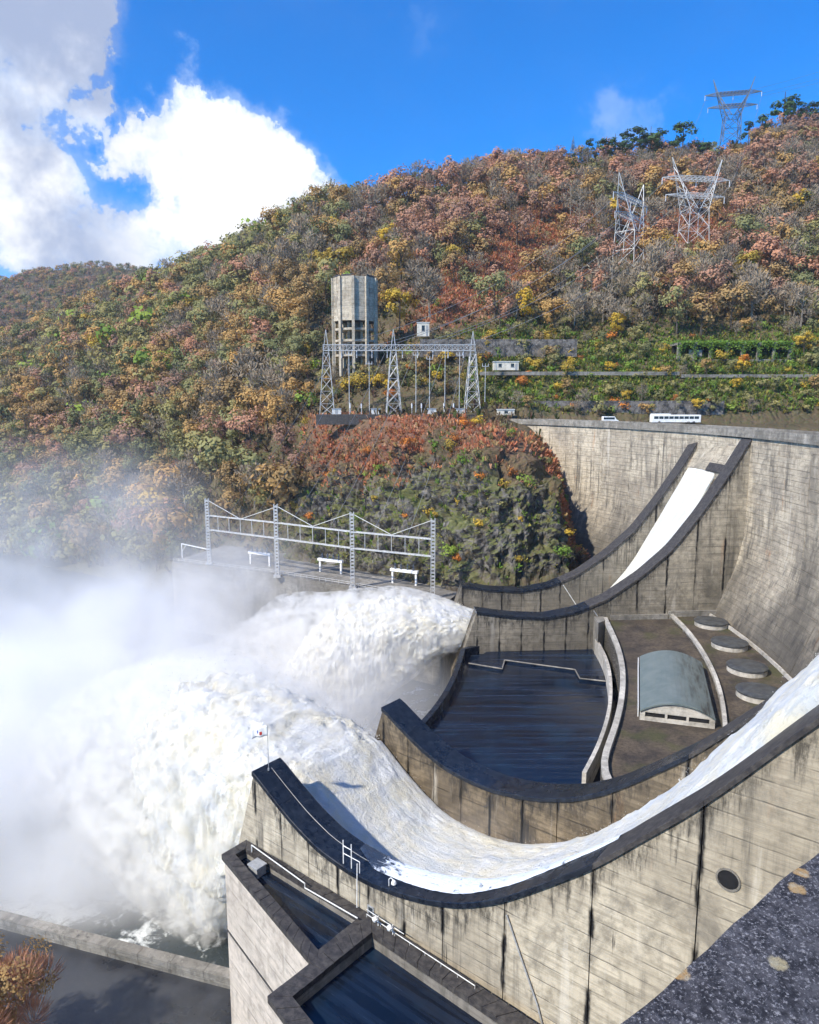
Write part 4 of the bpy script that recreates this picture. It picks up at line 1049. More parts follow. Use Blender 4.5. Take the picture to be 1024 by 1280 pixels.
# torn water lying on the head of the near wall
def film():
    n, m = 80, 14; P = []
    for i in range(n):
        s = -13.0 - i * 27.0 / (n - 1)
        for j in range(m):
            q = j / (m - 1); lo = float(np.interp(s, [-40, -34, -26, -16, -13], [3.0, 2.3, 1.1, 1.5, 2.9]))
            P.append((s, -(lo + (3.85 - lo) * q), ZT1(s) + .03 + .10 * math.sin(q * math.pi) ** .5))
    P = np.array(P); P[:, 2] += np.abs(fbm(P * 1.3, 3, 2)) * .10
    idx = np.arange(n * m).reshape(n, m); f = np.stack([idx[:-1, :-1], idx[1:, :-1], idx[1:, 1:], idx[:-1, 1:]], -1).reshape(-1, 4)
    o = obj('overtopping_water', fast_mesh('overtopping_water', P, f, True), M['overtopping_water'])
    o.location = (A0.x, A0.y, 0); o.rotation_euler = (0, 0, math.atan2(D1.y, D1.x))
    tag(o, 'foaming water spilling over the dark head of the near spillway wall', 'water', kind='stuff')
film()

# flying drops and clots of foam round the jets
def spray_drops():
    P = []; Rr = []
    for JQ, JS, cnt, sd_ in ((JQ1, JS1, 9000, 1), (JQ2, JS2, 5000, 2)):
        r = np.random.default_rng(sd_)
        i = r.integers(4, JQ.shape[0] - 40, cnt); j = r.integers(0, JQ.shape[1], cnt)
        p = JQ[i, j]; c = JQ[i].mean(axis=1); s = JS[i]
        keep = (p[:, 2] > c[:, 2] - .5)
        out = (p - c); out /= np.linalg.norm(out, axis=1, keepdims=True) + 1e-6
        k = np.where(s < 0, .25, np.clip(.3 + s * .03, .3, 1.6))
        p = p + out * (r.exponential(1.0, cnt) * k)[:, None] + r.normal(0, .15, (cnt, 3))
        P.append(p[keep]); Rr.append((r.uniform(.02, .07, cnt) * np.where(s < 0, .7, 1.25))[keep])
    P = np.concatenate(P); Rr = np.concatenate(Rr); n = len(P)
    T4 = np.array([(1, 1, 1), (-1, -1, 1), (-1, 1, -1), (1, -1, -1)]) / 1.2
    V = (P[:, None, :] + T4[None] * Rr[:, None, None] * nrng.uniform(.6, 1.4, (n, 4, 1))).reshape(-1, 3)
    f = (np.arange(n)[:, None, None] * 4 + np.array([(0, 1, 2), (0, 3, 1), (0, 2, 3), (1, 3, 2)])[None]).reshape(-1, 3)
    tag(obj('spray_drops', fast_mesh('spray_drops', V, f), M['white_water']), 'flying drops of spray round the two jets', 'spray', kind='stuff')
spray_drops()

# drifting spray: real volumes of fine droplets
def mist(label, c, r, dens, nscale, lo, hi, edge=0.15, seed=0.0):
    m = bpy.data.materials.new('spray_mist'); m.use_nodes = True; t = NT(m.node_tree); t.n.clear()
    p = t.node('ShaderNodeTexCoord').outputs['Object']; wp = t.node('ShaderNodeNewGeometry').outputs['Position']
    ln = t.vmath('LENGTH', p)
    n = t.noise(t.vmath('ADD', wp, (seed, seed, seed)), nscale, 4, 0.6, 0.3)
    fall = t.smooth(ln, 1.0, edge)
    d = t.math('MULTIPLY', t.smooth(n, lo, hi), t.math('MULTIPLY', fall, dens))
    v = t.node('ShaderNodeVolumePrincipled'); v.inputs['Color'].default_value = (1.0, 1.0, 1.0, 1); v.inputs['Anisotropy'].default_value = 0.0
    t.put(v.inputs['Density'], d)
    o = t.node('ShaderNodeOutputMaterial'); t.l.new(v.outputs[0], o.inputs['Volume'])
    bm = bmesh.new(); bmesh.ops.create_icosphere(bm, subdivisions=3, radius=1.0); me = bpy.data.meshes.new('spray_mist'); bm.to_mesh(me); bm.free()
    ob = obj('spray_mist', me, m); ob.location = c; ob.scale = r
    return tag(ob, label, 'mist', kind='stuff')
mist('dense cloud of spray where the jets strike the river', (-66, 116, -68), (56, 35, 31), 0.26, 0.06, 0.24, 0.56, 0.4)
mist('low spray rolling over the river towards the quay', (-52, 97, -71), (50, 15, 10), 0.20, 0.10, 0.25, 0.60, 0.2, 55)
mist('spray cloud behind the near jet in the middle of the river', (-74, 165, -64), (62, 44, 33), 0.075, 0.05, 0.33, 0.62, 0.25, 20)
mist('thin spray drifting up the valley side on the left', (-120, 215, -52), (100, 90, 52), 0.026, 0.028, 0.42, 0.68, 0.1, 40)
mist('spray at the foot of the near jet beside the annex', (-38, 99, -66), (26, 15, 15), 0.16, 0.09, 0.28, 0.60, 0.2, 31)
mist('veil of spray drifting past the white gantry', (-52, 186, -48), (38, 20, 20), 0.050, 0.06, 0.38, 0.66, 0.15, 63)
mist('spray hanging below the far jet beside the powerhouse', (-16, 128, -60), (34, 28, 18), 0.07, 0.06, 0.28, 0.60, 0.15, 80)
mist('spray hanging inside the near chute', tuple(w1(-20, 14, -49)), (11, 11, 6), 0.035, 0.12, 0.35, 0.7, 0.1, 120)


# ------------------------------------------------------------------ trees
def tree_mesh(kind, seed, nleaf, H=10.0, leaf_size=.5):
    """returns trunk (v, f quads) and crown (v, f quads) as arrays; kinds: broad, bare, pine, bush"""
    r = np.random.default_rng(seed); tv, tf = [], []
    def limb(a, b, r0, r1):
        a, b = np.array(a), np.array(b); d = b - a; d = d / (np.linalg.norm(d) + 1e-9)
        u = np.cross(d, [.3, .9, .2]); u /= np.linalg.norm(u) + 1e-9; w = np.cross(d, u); base = len(tv)
        for p, rr in ((a, r0), (b, r1)):
            for k in range(4):
                t = k * math.pi / 2; tv.append(p + u * math.cos(t) * rr + w * math.sin(t) * rr)
        for k in range(4): tf.append((base + k, base + (k + 1) % 4, base + 4 + (k + 1) % 4, base + 4 + k))
    clumps = []
    if kind in ('broad', 'bare'):
        w = H * r.uniform(.32, .44); h0 = H * r.uniform(.18, .32)
        lean = r.normal(0, .03, 2) * H
        limb((0, 0, -.6), (lean[0] * .4, lean[1] * .4, h0), .024 * H, .018 * H); top = (lean[0], lean[1], H * .86); limb((lean[0] * .4, lean[1] * .4, h0), top, .018 * H, .004 * H)
        nl = 9 if kind == 'broad' else 13
        for k in range(nl):
            t = r.uniform(0, 1); z0 = h0 + (H * .75 - h0) * t; an = r.uniform(0, 6.283)
            L = w * (1.05 - .55 * t) * r.uniform(.6, 1.1); z1 = z0 + L * r.uniform(.5, 1.1)
            e = (lean[0] * t + math.cos(an) * L, lean[1] * t + math.sin(an) * L, min(z1, H * .97))
            limb((lean[0] * t * .8, lean[1] * t * .8, z0), e, .009 * H, .0025 * H); clumps.append((np.array(e), H * r.uniform(.10, .17)))
        for k in range(9):
            u = r.uniform(0, 1); an = r.uniform(0, 6.283); q = math.sqrt(r.uniform(0, 1)); zc = h0 + (H * .9 - h0) * u
            rad = w * math.sin(math.pi * (.18 + .74 * u)) * q; clumps.append((np.array((math.cos(an) * rad, math.sin(an) * rad, zc)), H * r.uniform(.09, .16)))
    elif kind == 'pine':
        limb((0, 0, -.5), (0, 0, H * .95), .022 * H, .006 * H)
        for k in range(12):
            t = r.uniform(.35, 1.0); an = r.uniform(0, 6.283); L = H * (.34 - .22 * t) * r.uniform(.7, 1.2)
            e = np.array((math.cos(an) * L, math.sin(an) * L, H * t)); limb((0, 0, H * t - L * .3), e, .006 * H, .003 * H)
            clumps.append((e * np.array([.85, .85, 1]), H * r.uniform(.08, .13)))
    else:
        for k in range(5):
            an = r.uniform(0, 6.283); e = (math.cos(an) * H * .35, math.sin(an) * H * .35, H * r.uniform(.5, .8)); limb((0, 0, -.3), e, .02 * H, .006 * H)
            clumps.append((np.array(e), H * r.uniform(.22, .34)))
        for k in range(6):
            an = r.uniform(0, 6.283); q = r.uniform(0, .45) * H; clumps.append((np.array((math.cos(an) * q, math.sin(an) * q, H * r.uniform(.25, .75))), H * r.uniform(.2, .3)))
    ci = r.integers(0, len(clumps), nleaf)
    C = np.array([c for c, _ in clumps])[ci]; R = np.array([q for _, q in clumps])[ci]
    d = r.normal(0, 1, (nleaf, 3)); d /= np.linalg.norm(d, axis=1, keepdims=True); rad = R * r.uniform(.25, 1.0, nleaf) ** .5
    flat = np.array([1, 1, .55 if kind == 'pine' else .8]); P = C + d * rad[:, None] * flat
    a = r.normal(0, 1, (nleaf, 3)); a /= np.linalg.norm(a, axis=1, keepdims=True); b = np.cross(a, r.normal(0, 1, (nleaf, 3))); b /= np.linalg.norm(b, axis=1, keepdims=True) + 1e-9
    ctr = P.mean(axis=0) * np.array([1, 1, .8]); nn = P - (C * .55 + ctr * .45); nn /= np.linalg.norm(nn, axis=1, keepdims=True) + 1e-9
    nn = nn + r.normal(0, .24, (nleaf, 3)); nn /= np.linalg.norm(nn, axis=1, keepdims=True) + 1e-9
    if kind != 'bare':
        a = np.cross(nn, a); a /= np.linalg.norm(a, axis=1, keepdims=True) + 1e-9; b = np.cross(nn, a)
    if kind == 'bare':
        up = d * .8 + np.array([0, 0, .8]); up /= np.linalg.norm(up, axis=1, keepdims=True) + 1e-9; a = up * (H * .055); b = np.cross(up, b); b /= np.linalg.norm(b, axis=1, keepdims=True) + 1e-9; b = b * leaf_size * .13
    else:
        sc = leaf_size * r.uniform(.6, 1.25, nleaf)[:, None] * .5; a = a * sc; b = b * sc * .8
    LV = np.stack([P - a - b * .6, P - a * .2 + b, P + a + b * .3, P + a * .3 - b], 1).reshape(-1, 3)
    LF = np.arange(nleaf * 4).reshape(-1, 4)
    return np.array(tv), np.array(tf), LV, LF
KINDS = {0: ('broad', 'leaf_orange', 'bark'), 1: ('broad', 'leaf_rust', 'bark'), 2: ('broad', 'leaf_olive', 'bark'), 3: ('broad', 'leaf_yellow', 'bark'),
         4: ('bare', 'leaf_bare', 'pale_bark'), 5: ('pine', 'leaf_pine', 'bark'), 6: ('bush', 'leaf_green', 'bark'), 7: ('bush', 'leaf_yellow', 'bark'),
         8: ('bush', 'leaf_fire', 'bark'), 9: ('bush', 'leaf_olive', 'bark')}
LIFT = 1.38
PROTO = {}
for k, (shape, lm, bm_) in KINDS.items():
    for v_ in range(3):
        tv, tf, lv, lf = tree_mesh(shape, 100 * k + v_, {'broad': 900, 'bare': 650, 'pine': 560, 'bush': 420}[shape], 10.0, {'broad': .52, 'bare': .7, 'pine': .6, 'bush': .95}[shape])
        a = fast_mesh('trunk', tv, tf); a.materials.append(M[bm_]); c = fast_mesh('crown', lv, lf); c.materials.append(M[lm]); PROTO[k, v_] = (a, c)
# low-detail versions, joined for the mass of the wood
LOW = {(k, v_): tree_mesh(KINDS[k][0], 100 * k + v_, {'broad': 420, 'bare': 340, 'pine': 240, 'bush': 110}[KINDS[k][0]], 10.0, {'broad': .76, 'bare': .8, 'pine': .8, 'bush': 1.6}[KINDS[k][0]]) for k in KINDS for v_ in range(3)}

def scatter():
    na, nb = G.shape[:2]
    e1 = np.linalg.norm(G[1:, :-1] - G[:-1, :-1], axis=2); e2 = np.linalg.norm(G[:-1, 1:] - G[:-1, :-1], axis=2)
    area = e1 * e2; tt = T[:-1, :-1]; pp = np.repeat(PXS[:-1, None], nb - 1, 1)
    area = area * (tt > 1.4) * (tt < 12.25) * (pp > -90) * (pp < 1110)
    pr = (area / area.sum()).ravel(); r = np.random.default_rng(5)
    out = []; cells = r.choice(len(pr), 20000, p=pr)
    occ = {}
    for c in cells:
        i, j = divmod(int(c), nb - 1); f, g = r.random(), r.random()
        p = (G[i, j] * (1 - f) + G[i + 1, j] * f) * (1 - g) + (G[i, j + 1] * (1 - f) + G[i + 1, j + 1] * f) * g
        px, t = PXS[i] + f * (PXS[i + 1] - PXS[i]), T[i, j]
        steep = NRM[i, j, 2]; u = r.random(); clear, rock, brk, terr = CLEAR[i, j], ROCK[i, j], BRK[i, j], TERR[i, j]
        if px > 715 and t < 6.15: continue
        if px > 375 and t < 6.1:                                 # cliff, platform and bracken slope
            if t < 2.3 or u > .11: continue
            k = r.choice([8, 9, 6, 7, 3], p=[.28, .30, .17, .15, .10]); h = r.uniform(2.0, 4.2)
            if 5.2 < t: continue
        elif terr > .5:
            if u > .85 or (6.9 < t < 7.15): continue
            k = r.choice([6, 9, 7, 8, 2, 4, 3, 0], p=[.32, .30, .07, .07, .10, .06, .03, .05]); h = r.uniform(2.2, 4.5) if k >= 6 else r.uniform(5, 8)
        elif t < 9 and px > 375:
            if u > .8: continue
            k = r.choice([2, 0, 3, 4, 9, 6], p=[.3, .2, .12, .18, .12, .08]); h = r.uniform(4, 8)
        elif px < 430:
            q = fbm(np.array([[p[0] * .012, p[1] * .012, 3.3]]), 2, 61)[0]
            if q > .12: w_ = [.38, .13, .27, .01, .17, 0, .01, 0, 0, .03]
            elif q < -.12: w_ = [.12, .06, .50, .02, .22, 0, .04, 0, 0, .04]
            else: w_ = [.22, .10, .38, .02, .22, 0, .03, 0, 0, .03]
            k = r.choice(10, p=w_); h = r.uniform(13, 24)
            if rock > .4 and u > .4: continue
        else:
            if clear > .35 and u > .06: continue
            if rock > .4 and u > .15: continue
            w_ = [.16, .45, .06, .01, .29, 0, .0, 0, 0, .03] if t > 10.2 else [.20, .24, .14, .06, .30, 0, .02, 0, 0, .04]
            if px > 760 and t < 10.8: w_ = [.16, .18, .13, .06, .42, 0, .02, 0, 0, .03]
            k = r.choice(10, p=w_); h = r.uniform(12, 22) if k < 6 else r.uniform(3, 5)
            if t > 11.8 and ((690 < px < 830) or px > 930) and u < .45: k = 5; h = r.uniform(9, 13)
        if t > 11.4 and k < 6 and px > 670: h *= .68
        # keep them from growing into one another
        sp_ = max(1.6, h * .40); key = (int(p[0] // 5), int(p[1] // 5)); ok = True
        for a in (-1, 0, 1):
            for b in (-1, 0, 1):
                for (qx, qy, qs) in occ.get((key[0] + a, key[1] + b), ()):
                    if (qx - p[0]) ** 2 + (qy - p[1]) ** 2 < ((sp_ + qs) / 2) ** 2: ok = False
        if not ok: continue
        occ.setdefault(key, []).append((p[0], p[1], sp_))
        out.append((p, int(k), h, px, t, r.uniform(0, 6.283), int(r.integers(0, 3)), r.random()))
    return out
ALL = scatter()
KEEP_OUT = []                                                    # filled below: (px, py, rx, ry) boxes where buildings stand
def blocked(p, h):
    a, b = pix(p)
    boxes = [(398, 400, 482, 466), (500, 400, 600, 430), (395, 498, 610, 530), (615, 448, 650, 468), (842, 424, 990, 462), (225, 668, 560, 760), (764, 312, 814, 372), (838, 284, 896, 348), (890, 160, 940, 205)]
    return any(x0 < a < x1 and y0 < b < y1 for x0, y0, x1, y1 in boxes)
ALL = [q for q in ALL if not blocked(q[0], q[2])]
def near_key(q): p = q[0]; return -q[2] / math.sqrt(p[0] ** 2 + p[1] ** 2 + p[2] ** 2)
infr = [q for q in ALL if -10 < q[3] < 1034 and pix(q[0])[1] < 640]
infr.sort(key=near_key)
SINGLE = infr[:300]; sid = set(id(q) for q in SINGLE); REST = [q for q in ALL if id(q) not in sid]
ADJ = {0: 'orange brown tree', 1: 'rusty pink tree', 2: 'olive green tree', 3: 'yellow tree', 4: 'bare grey twiggy tree', 5: 'dark green pine', 6: 'green bush', 7: 'yellow bush', 8: 'orange bush', 9: 'olive bush'}
NAM = {0: 'autumn_tree', 1: 'autumn_tree', 2: 'autumn_tree', 3: 'autumn_tree', 4: 'bare_tree', 5: 'pine_tree', 6: 'bush', 7: 'bush', 8: 'bush', 9: 'bush'}
def region(p):
    a, b = pix(p)
    if a < 130: return 'at the left edge ' + ('above the mist' if b > 540 else 'below the far ridge')
    if a < 270: return 'on the left slope ' + ('just above the drifting spray' if b > 560 else 'midway up' if b > 440 else 'under the white cloud')
    if a < 400: return ('down left behind the steel gantry' if b > 540 else 'left of the switchyard' if b > 450 else 'up the slope left of the silo')
    if a < 610: return ('between silo and switchyard' if b < 520 else 'on the slope below the switchyard') if b > 400 else 'behind the concrete silo'
    if a < 760: return 'on the terraces above the far dam end' if b > 400 else 'in the wood above the terraces'
    return ('between dam crest and covered gallery' if b > 450 else 'around the covered gallery' if b > 400 else 'on the slope under the lattice pylons')
ONES = ['first', 'second', 'third', 'fourth', 'fifth', 'sixth', 'seventh', 'eighth', 'ninth', 'tenth', 'eleventh', 'twelfth', 'thirteenth', 'fourteenth', 'fifteenth', 'sixteenth', 'seventeenth', 'eighteenth', 'nineteenth']
def ordinal(n):
    if n < 20: return ONES[n - 1]
    return {2: 'twenti', 3: 'thirti', 4: 'forti'}[n // 10] + 'eth' if n % 10 == 0 else {2: 'twenty', 3: 'thirty', 4: 'forty'}[n // 10] + '-' + ONES[n % 10 - 1]
GRP = {}
for q in SINGLE: GRP.setdefault(ADJ[q[1]] + ' ' + region(q[0]), []).append(q)
for lab, qs in GRP.items():
    qs.sort(key=lambda q: pix(q[0])[0])
    for i, (p, k, h, px, t, rot, v_, rr) in enumerate(qs):
        o = thing(NAM[k], lab if len(qs) == 1 else ordinal(i + 1) + ' from left, ' + lab, 'bush' if k >= 6 else 'tree', tuple(p), rot, lab)
        o.scale = (h / 10 * (.9 + .3 * rr), h / 10 * (.9 + .3 * rr), h / 10)
        a, c = PROTO[k, v_]; obj('trunk', a, None, o); obj('crown', c, None, o)
# pines along the skyline
for i, (px, h, lab) in enumerate(((690, 9, 'small dark pine left of the faint ridge pylon'), (735, 10, 'dark pine right of the faint ridge pylon'), (752, 11, 'leftmost pine of the dark ridge clump'), (768, 14, 'second pine of the dark ridge clump'), (783, 13, 'third pine of the dark ridge clump'),
        (798, 15, 'fourth pine of the dark ridge clump'), (812, 16, 'tallest pine of the dark ridge clump'), (826, 13, 'rightmost pine of the dark ridge clump'), (853, 20, 'tall lone pine on the ridge left of the sky pylon'), (878, 12, 'short pine between lone pine and sky pylon'),
        (935, 11, 'short pine just right of the sky pylon'), (952, 12, 'second pine right of the sky pylon'), (978, 21, 'tall flat-topped pine on the ridge at the right'), (996, 12, 'pine just right of the tall flat-topped one'), (1014, 13, 'pine on the ridge at the right edge'))):
    h = h * 1.25 + 2; p = ground(px, 11.97); o = thing('pine_tree', lab, 'tree', tuple(p - Vector((0, 0, .5))), i * 1.7, 'pines along the skyline'); o.scale = (h / 10 * 1.25, h / 10 * 1.25, h / 10)
    a, c = PROTO[5, i % 3]; obj('trunk', a, None, o); obj('crown', c, None, o)
# bushes that stand out by their colour
for (px, py, k, h, lab, lo) in ((433, 492, 7, 6.5, 'big yellow bush at the left foot of the silo', 6.0), (452, 490, 7, 7.5, 'tallest yellow bush in front of the silo legs', 6.0), (472, 484, 7, 6.5, 'yellow bush right of the silo legs beside the middle mast', 6.0),
        (487, 500, 8, 4.5, 'orange bush between the left and middle switchyard masts', 6.0), (420, 500, 9, 4.5, 'olive bush behind the left switchyard mast', 6.0), (513, 468, 8, 4.0, 'orange bush under the switchyard girder', 6.2), (548, 478, 7, 4.5, 'yellow bush under the right half of the girder', 6.2),
        (652, 486, 8, 5.0, 'red orange bush on the slope below the cream cabin', 6.0), (697, 492, 7, 4.0, 'small bright yellow bush right of the red one', 6.0), (668, 465, 7, 6.0, 'yellow bush beside the cream cabin', 6.5), (715, 462, 7, 5.0, 'yellow bush on the middle terrace', 6.5),
        (773, 425, 3, 11.0, 'tall slim golden tree above the middle terrace', 7.5), (905, 455, 7, 5.5, 'yellow bush in front of the road gallery', 6.8), (930, 458, 8, 4.5, 'orange bush in front of the right end of the gallery', 6.8), (1005, 445, 3, 9.0, 'golden tree at the right edge beyond the gallery', 7.5),
        (372, 640, 7, 3.6, 'lone bright yellow bush on the cliff above the gantry', 2.0), (455, 572, 8, 4.2, 'orange bush in the bracken left of the cliff top', 3.0), (562, 568, 7, 4.4, 'golden bush in the bracken at the cliff top', 3.0), (352, 600, 7, 5.0, 'yellow orange bush at the left end of the bracken slope', 3.0),
        (490, 612, 9, 4.0, 'olive bush halfway down the cliff', 2.0), (648, 706, 7, 2.4, 'tiny yellow bush at the foot of the cliff', 1.5), (695, 700, 6, 4.0, 'bright green bush at the foot of the cliff by the dam', 1.5), (708, 640, 6, 5.0, 'green bush on the right edge of the cliff', 2.0), (562, 700, 6, 5.0, 'green bush left of the dark rock face', 1.5)):
    p = on_hill(px, py, lo); o = thing('bush' if k > 5 else 'autumn_tree', lab, 'bush' if k > 5 else 'tree', tuple(p), rnd.uniform(0, 6), 'bushes picked out by colour'); o.scale = (h / 10 * 1.15, h / 10 * 1.15, h / 10)
    a, c = PROTO[k, rnd.randrange(3)]; obj('trunk', a, None, o); obj('crown', c, None, o)
def mass(name, label, items):
    V, Fc, Cl = [], [], []; off = 0; r = np.random.default_rng(3)
    for (p, k, h, px, t, rot, v_, rr) in items:
        tv, tf, lv, lf = LOW[k, v_]; s = h / 10; cs, sn = math.cos(rot), math.sin(rot); w = s * (.9 + .3 * rr)
        Rm = np.array([[cs * w, sn * w, 0], [-sn * w, cs * w, 0], [0, 0, s]])
        base = np.array(TINT[k]); c0 = base[0] * (1 - rr) + base[2] * rr; c0 = c0 * .7 + base[1] * .3
        lc = c0[None] * LIFT * r.uniform(.90, 1.10, (len(lf), 1)); lc = np.repeat(lc, 4, 0)
        tc = np.tile((.22, .195, .16) if k in (4, 1) else (.085, .07, .056), (len(tv), 1))
        V += [tv @ Rm + p, lv @ Rm + p]; Fc += [tf + off, lf + off + len(tv)]; Cl += [tc, lc]; off += len(tv) + len(lv)
    me = fast_mesh(name, np.concatenate(V), np.concatenate(Fc)); add_col(me, 'tint', np.concatenate(Cl)); 
    return tag(obj(name, me, M['foliage_mass']), label, 'woodland', kind='stuff')
mass('woodland', 'autumn wood of brown, rust, olive and bare trees covering the hillside', REST)
def far_wood():
    r = np.random.default_rng(77); it = []; n, m = FAR.shape[:2]
    for _ in range(5200):
        i, j = r.integers(20, n - 8), r.integers(2, m - 2); f, g = r.random(2)
        p = (FAR[i, j] * (1 - f) + FAR[i + 1, j] * f) * (1 - g) + (FAR[i, j + 1] * (1 - f) + FAR[i + 1, j + 1] * f) * g
        it.append((p, int(r.choice([0, 1, 2, 4, 5], p=[.2, .24, .26, .2, .10])), r.uniform(11, 17), 0, 0, r.uniform(0, 6.28), int(r.integers(0, 3)), r.random()))
    mass('far_woodland', 'distant wooded ridge downstream at the left', it)
far_wood()

# bracken, brush and ivy on the open ground
def tufts(name, label, count, weight, colors, hmin, hmax, seed, quads=7):
    na, nb = G.shape[:2]; r = np.random.default_rng(seed)
    e1 = np.linalg.norm(G[1:, :-1] - G[:-1, :-1], axis=2); e2 = np.linalg.norm(G[:-1, 1:] - G[:-1, :-1], axis=2)
    pp = np.repeat(PXS[:-1, None], nb - 1, 1)
    w = e1 * e2 * weight[:-1, :-1] * (pp > -60) * (pp < 1090); c = r.choice(w.size, count, p=(w / w.sum()).ravel())
    i, j = np.divmod(c, nb - 1); f, g = r.random((count, 1)), r.random((count, 1))
    p = (G[i, j] * (1 - f) + G[i + 1, j] * f) * (1 - g) + (G[i, j + 1] * (1 - f) + G[i + 1, j + 1] * f) * g
    nrm = NRM[i, j]; h = r.uniform(hmin, hmax, (count, 1))
    up = nrm * .5 + np.array([0, 0, .6]); p = np.repeat(p, quads, 0); h = np.repeat(h, quads, 0); up = np.repeat(up, quads, 0); n = len(p)
    d = r.normal(0, 1, (n, 3)); d /= np.linalg.norm(d, axis=1, keepdims=True); tip = p + (up + d * .9) * h; sd_ = np.cross(d, up); sd_ /= np.linalg.norm(sd_, axis=1, keepdims=True) + 1e-9
    wd = h * r.uniform(.18, .36, (n, 1)); off = d * h * .35
    V = np.stack([p + off * .2 - sd_ * wd * .4, p + off * .2 + sd_ * wd * .4, tip + off + sd_ * wd, tip + off * .9 - sd_ * wd], 1).reshape(-1, 3)
    cl = np.array(colors)[np.repeat(r.integers(0, len(colors), count), quads)] * 1.5 * r.uniform(.75, 1.25, (n, 1))
    me = fast_mesh(name, V, np.arange(n * 4).reshape(-1, 4)); add_col(me, 'tint', np.repeat(cl, 4, 0))
    tag(obj(name, me, M['foliage_mass']), label, 'undergrowth', kind='stuff')
TT = T
px2 = np.repeat(PXS[:, None], G.shape[1], 1)
open_ = (TT > 1.6) & (TT < 12.3) & ~((px2 > 715) & (TT < 6.2))
tufts('bracken', 'red brown bracken on the slope above the cliff and on the cleared hillside', 15000, BRK ** 1.5 * open_, [(.32, .12, .065), (.37, .15, .08), (.28, .135, .07), (.32, .18, .115), (.25, .17, .08)], .35, .95, 21)
tufts('brush', 'low brown and green brush under the trees', 20000, (1 - BRK) * (1 - .9 * ROCK) * (1 - TERR) * open_ * (1 - 1.0 * ((px2 > 372) & (TT < 5.2))), [(.075, .06, .03), (.10, .07, .04), (.06, .07, .025), (.12, .09, .055), (.09, .055, .04)], .6, 1.7, 22)
tufts('ivy_and_grass', 'green ivy, grass and small shrubs over the terraces and cliff ledges', 12000, (TERR * 1.2 + .012 * ROCK * (TT < 5) + .05 * (1 - BRK) * (TT < 5) * (px2 > 340)) * open_, [(.065, .105, .020), (.10, .165, .026), (.14, .17, .04), (.085, .085, .035), (.20, .18, .045)], .3, .85, 23)

# ------------------------------------------------------------------ concrete silo
def silo():
    y = 300.0; c = PY(444.5, 462, y); zt, zb, zr1, zr2 = py_z(349, y), py_z(403, y), py_z(413, y), py_z(427, y); z0 = py_z(462, y) - 3
    r = thing('concrete_silo', 'derelict pale concrete silo on open column legs above the switchyard', 'silo', (c.x, y, z0))
    R = 9.0; n = 10
    def cor(k, q=R): a = 2 * math.pi * (k + .5) / n; return (math.cos(a) * q, math.sin(a) * q)
    H = lambda z: z - z0
    for k in range(n):                                           # wall panels between the corner ribs, each in three lifts
        a, b = Vector(cor(k)), Vector(cor(k + 1)); e = (b - a).normalized(); inn = Vector((-e.y, e.x))
        lv = np.linspace(H(zb), H(zt), 4)
        for q in range(3):
            o_ = rnd.uniform(-.06, .06); p0, p1 = a + e * .42 + inn * (.1 + o_), b - e * .42 + inn * (.1 + o_)
            MB().hexa([(*p0, lv[q] + .03), (*p1, lv[q] + .03), (*(p1 + inn * .5), lv[q] + .03), (*(p0 + inn * .5), lv[q] + .03), (*p0, lv[q + 1] - .03), (*p1, lv[q + 1] - .03), (*(p1 + inn * .5), lv[q + 1] - .03), (*(p0 + inn * .5), lv[q + 1] - .03)]).build('wall_panel', M['silo_concrete'], r)
        x_, y_ = cor(k, R - .1)
        cl = MB().box(-.55, .55, -.55, .55, 0, H(zt) - .05).build('column', M['silo_concrete'], r); cl.location = (x_, y_, 0); cl.rotation_euler = (0, 0, math.atan2(y_, x_))
        if k % 3 != 1:
            m0, m1 = a + e * .5 + inn * .2, b - e * .5 + inn * .2
            MB().hexa([(*m0, H(zt)), (*m1, H(zt)), (*(m1 + inn * .4), H(zt)), (*(m0 + inn * .4), H(zt)), (*m0, H(zt) + .8), (*m1, H(zt) + .8 - rnd.uniform(0, .5)), (*(m1 + inn * .4), H(zt) + .6), (*(m0 + inn * .4), H(zt) + .8)]).build('broken_parapet', M['dry_coping'], r)
    for z in (zr1, zr2, py_z(445, y)):
        MB().prism([cor(k, R - .45) for k in range(n)], H(z) - .5, H(z) + .4).build('ring_floor', M['silo_concrete'], r)
    MB().prism([cor(k, R - .8) for k in range(n)], H(zt) - 1.2, H(zt) - .6).build('roof', M['dry_coping'], r)
    MB().prism([cor(k, R - .7) for k in range(n)], H(zb) - .2, H(zb) + .4).build('hopper_floor', M['dark_opening'], r)
    for k in range(5):
        a = 2 * math.pi * k / 5 + .4; MB().box(math.cos(a) * 4.5 - .5, math.cos(a) * 4.5 + .5, math.sin(a) * 4.5 - .5, math.sin(a) * 4.5 + .5, 0, H(zb)).build('inner_column', M['silo_concrete'], r)
    MB().tube((0, 0, 0), (0, 0, H(zb)), 2.6, n=10).build('core_shaft', M['quay_concrete'], r)
silo()

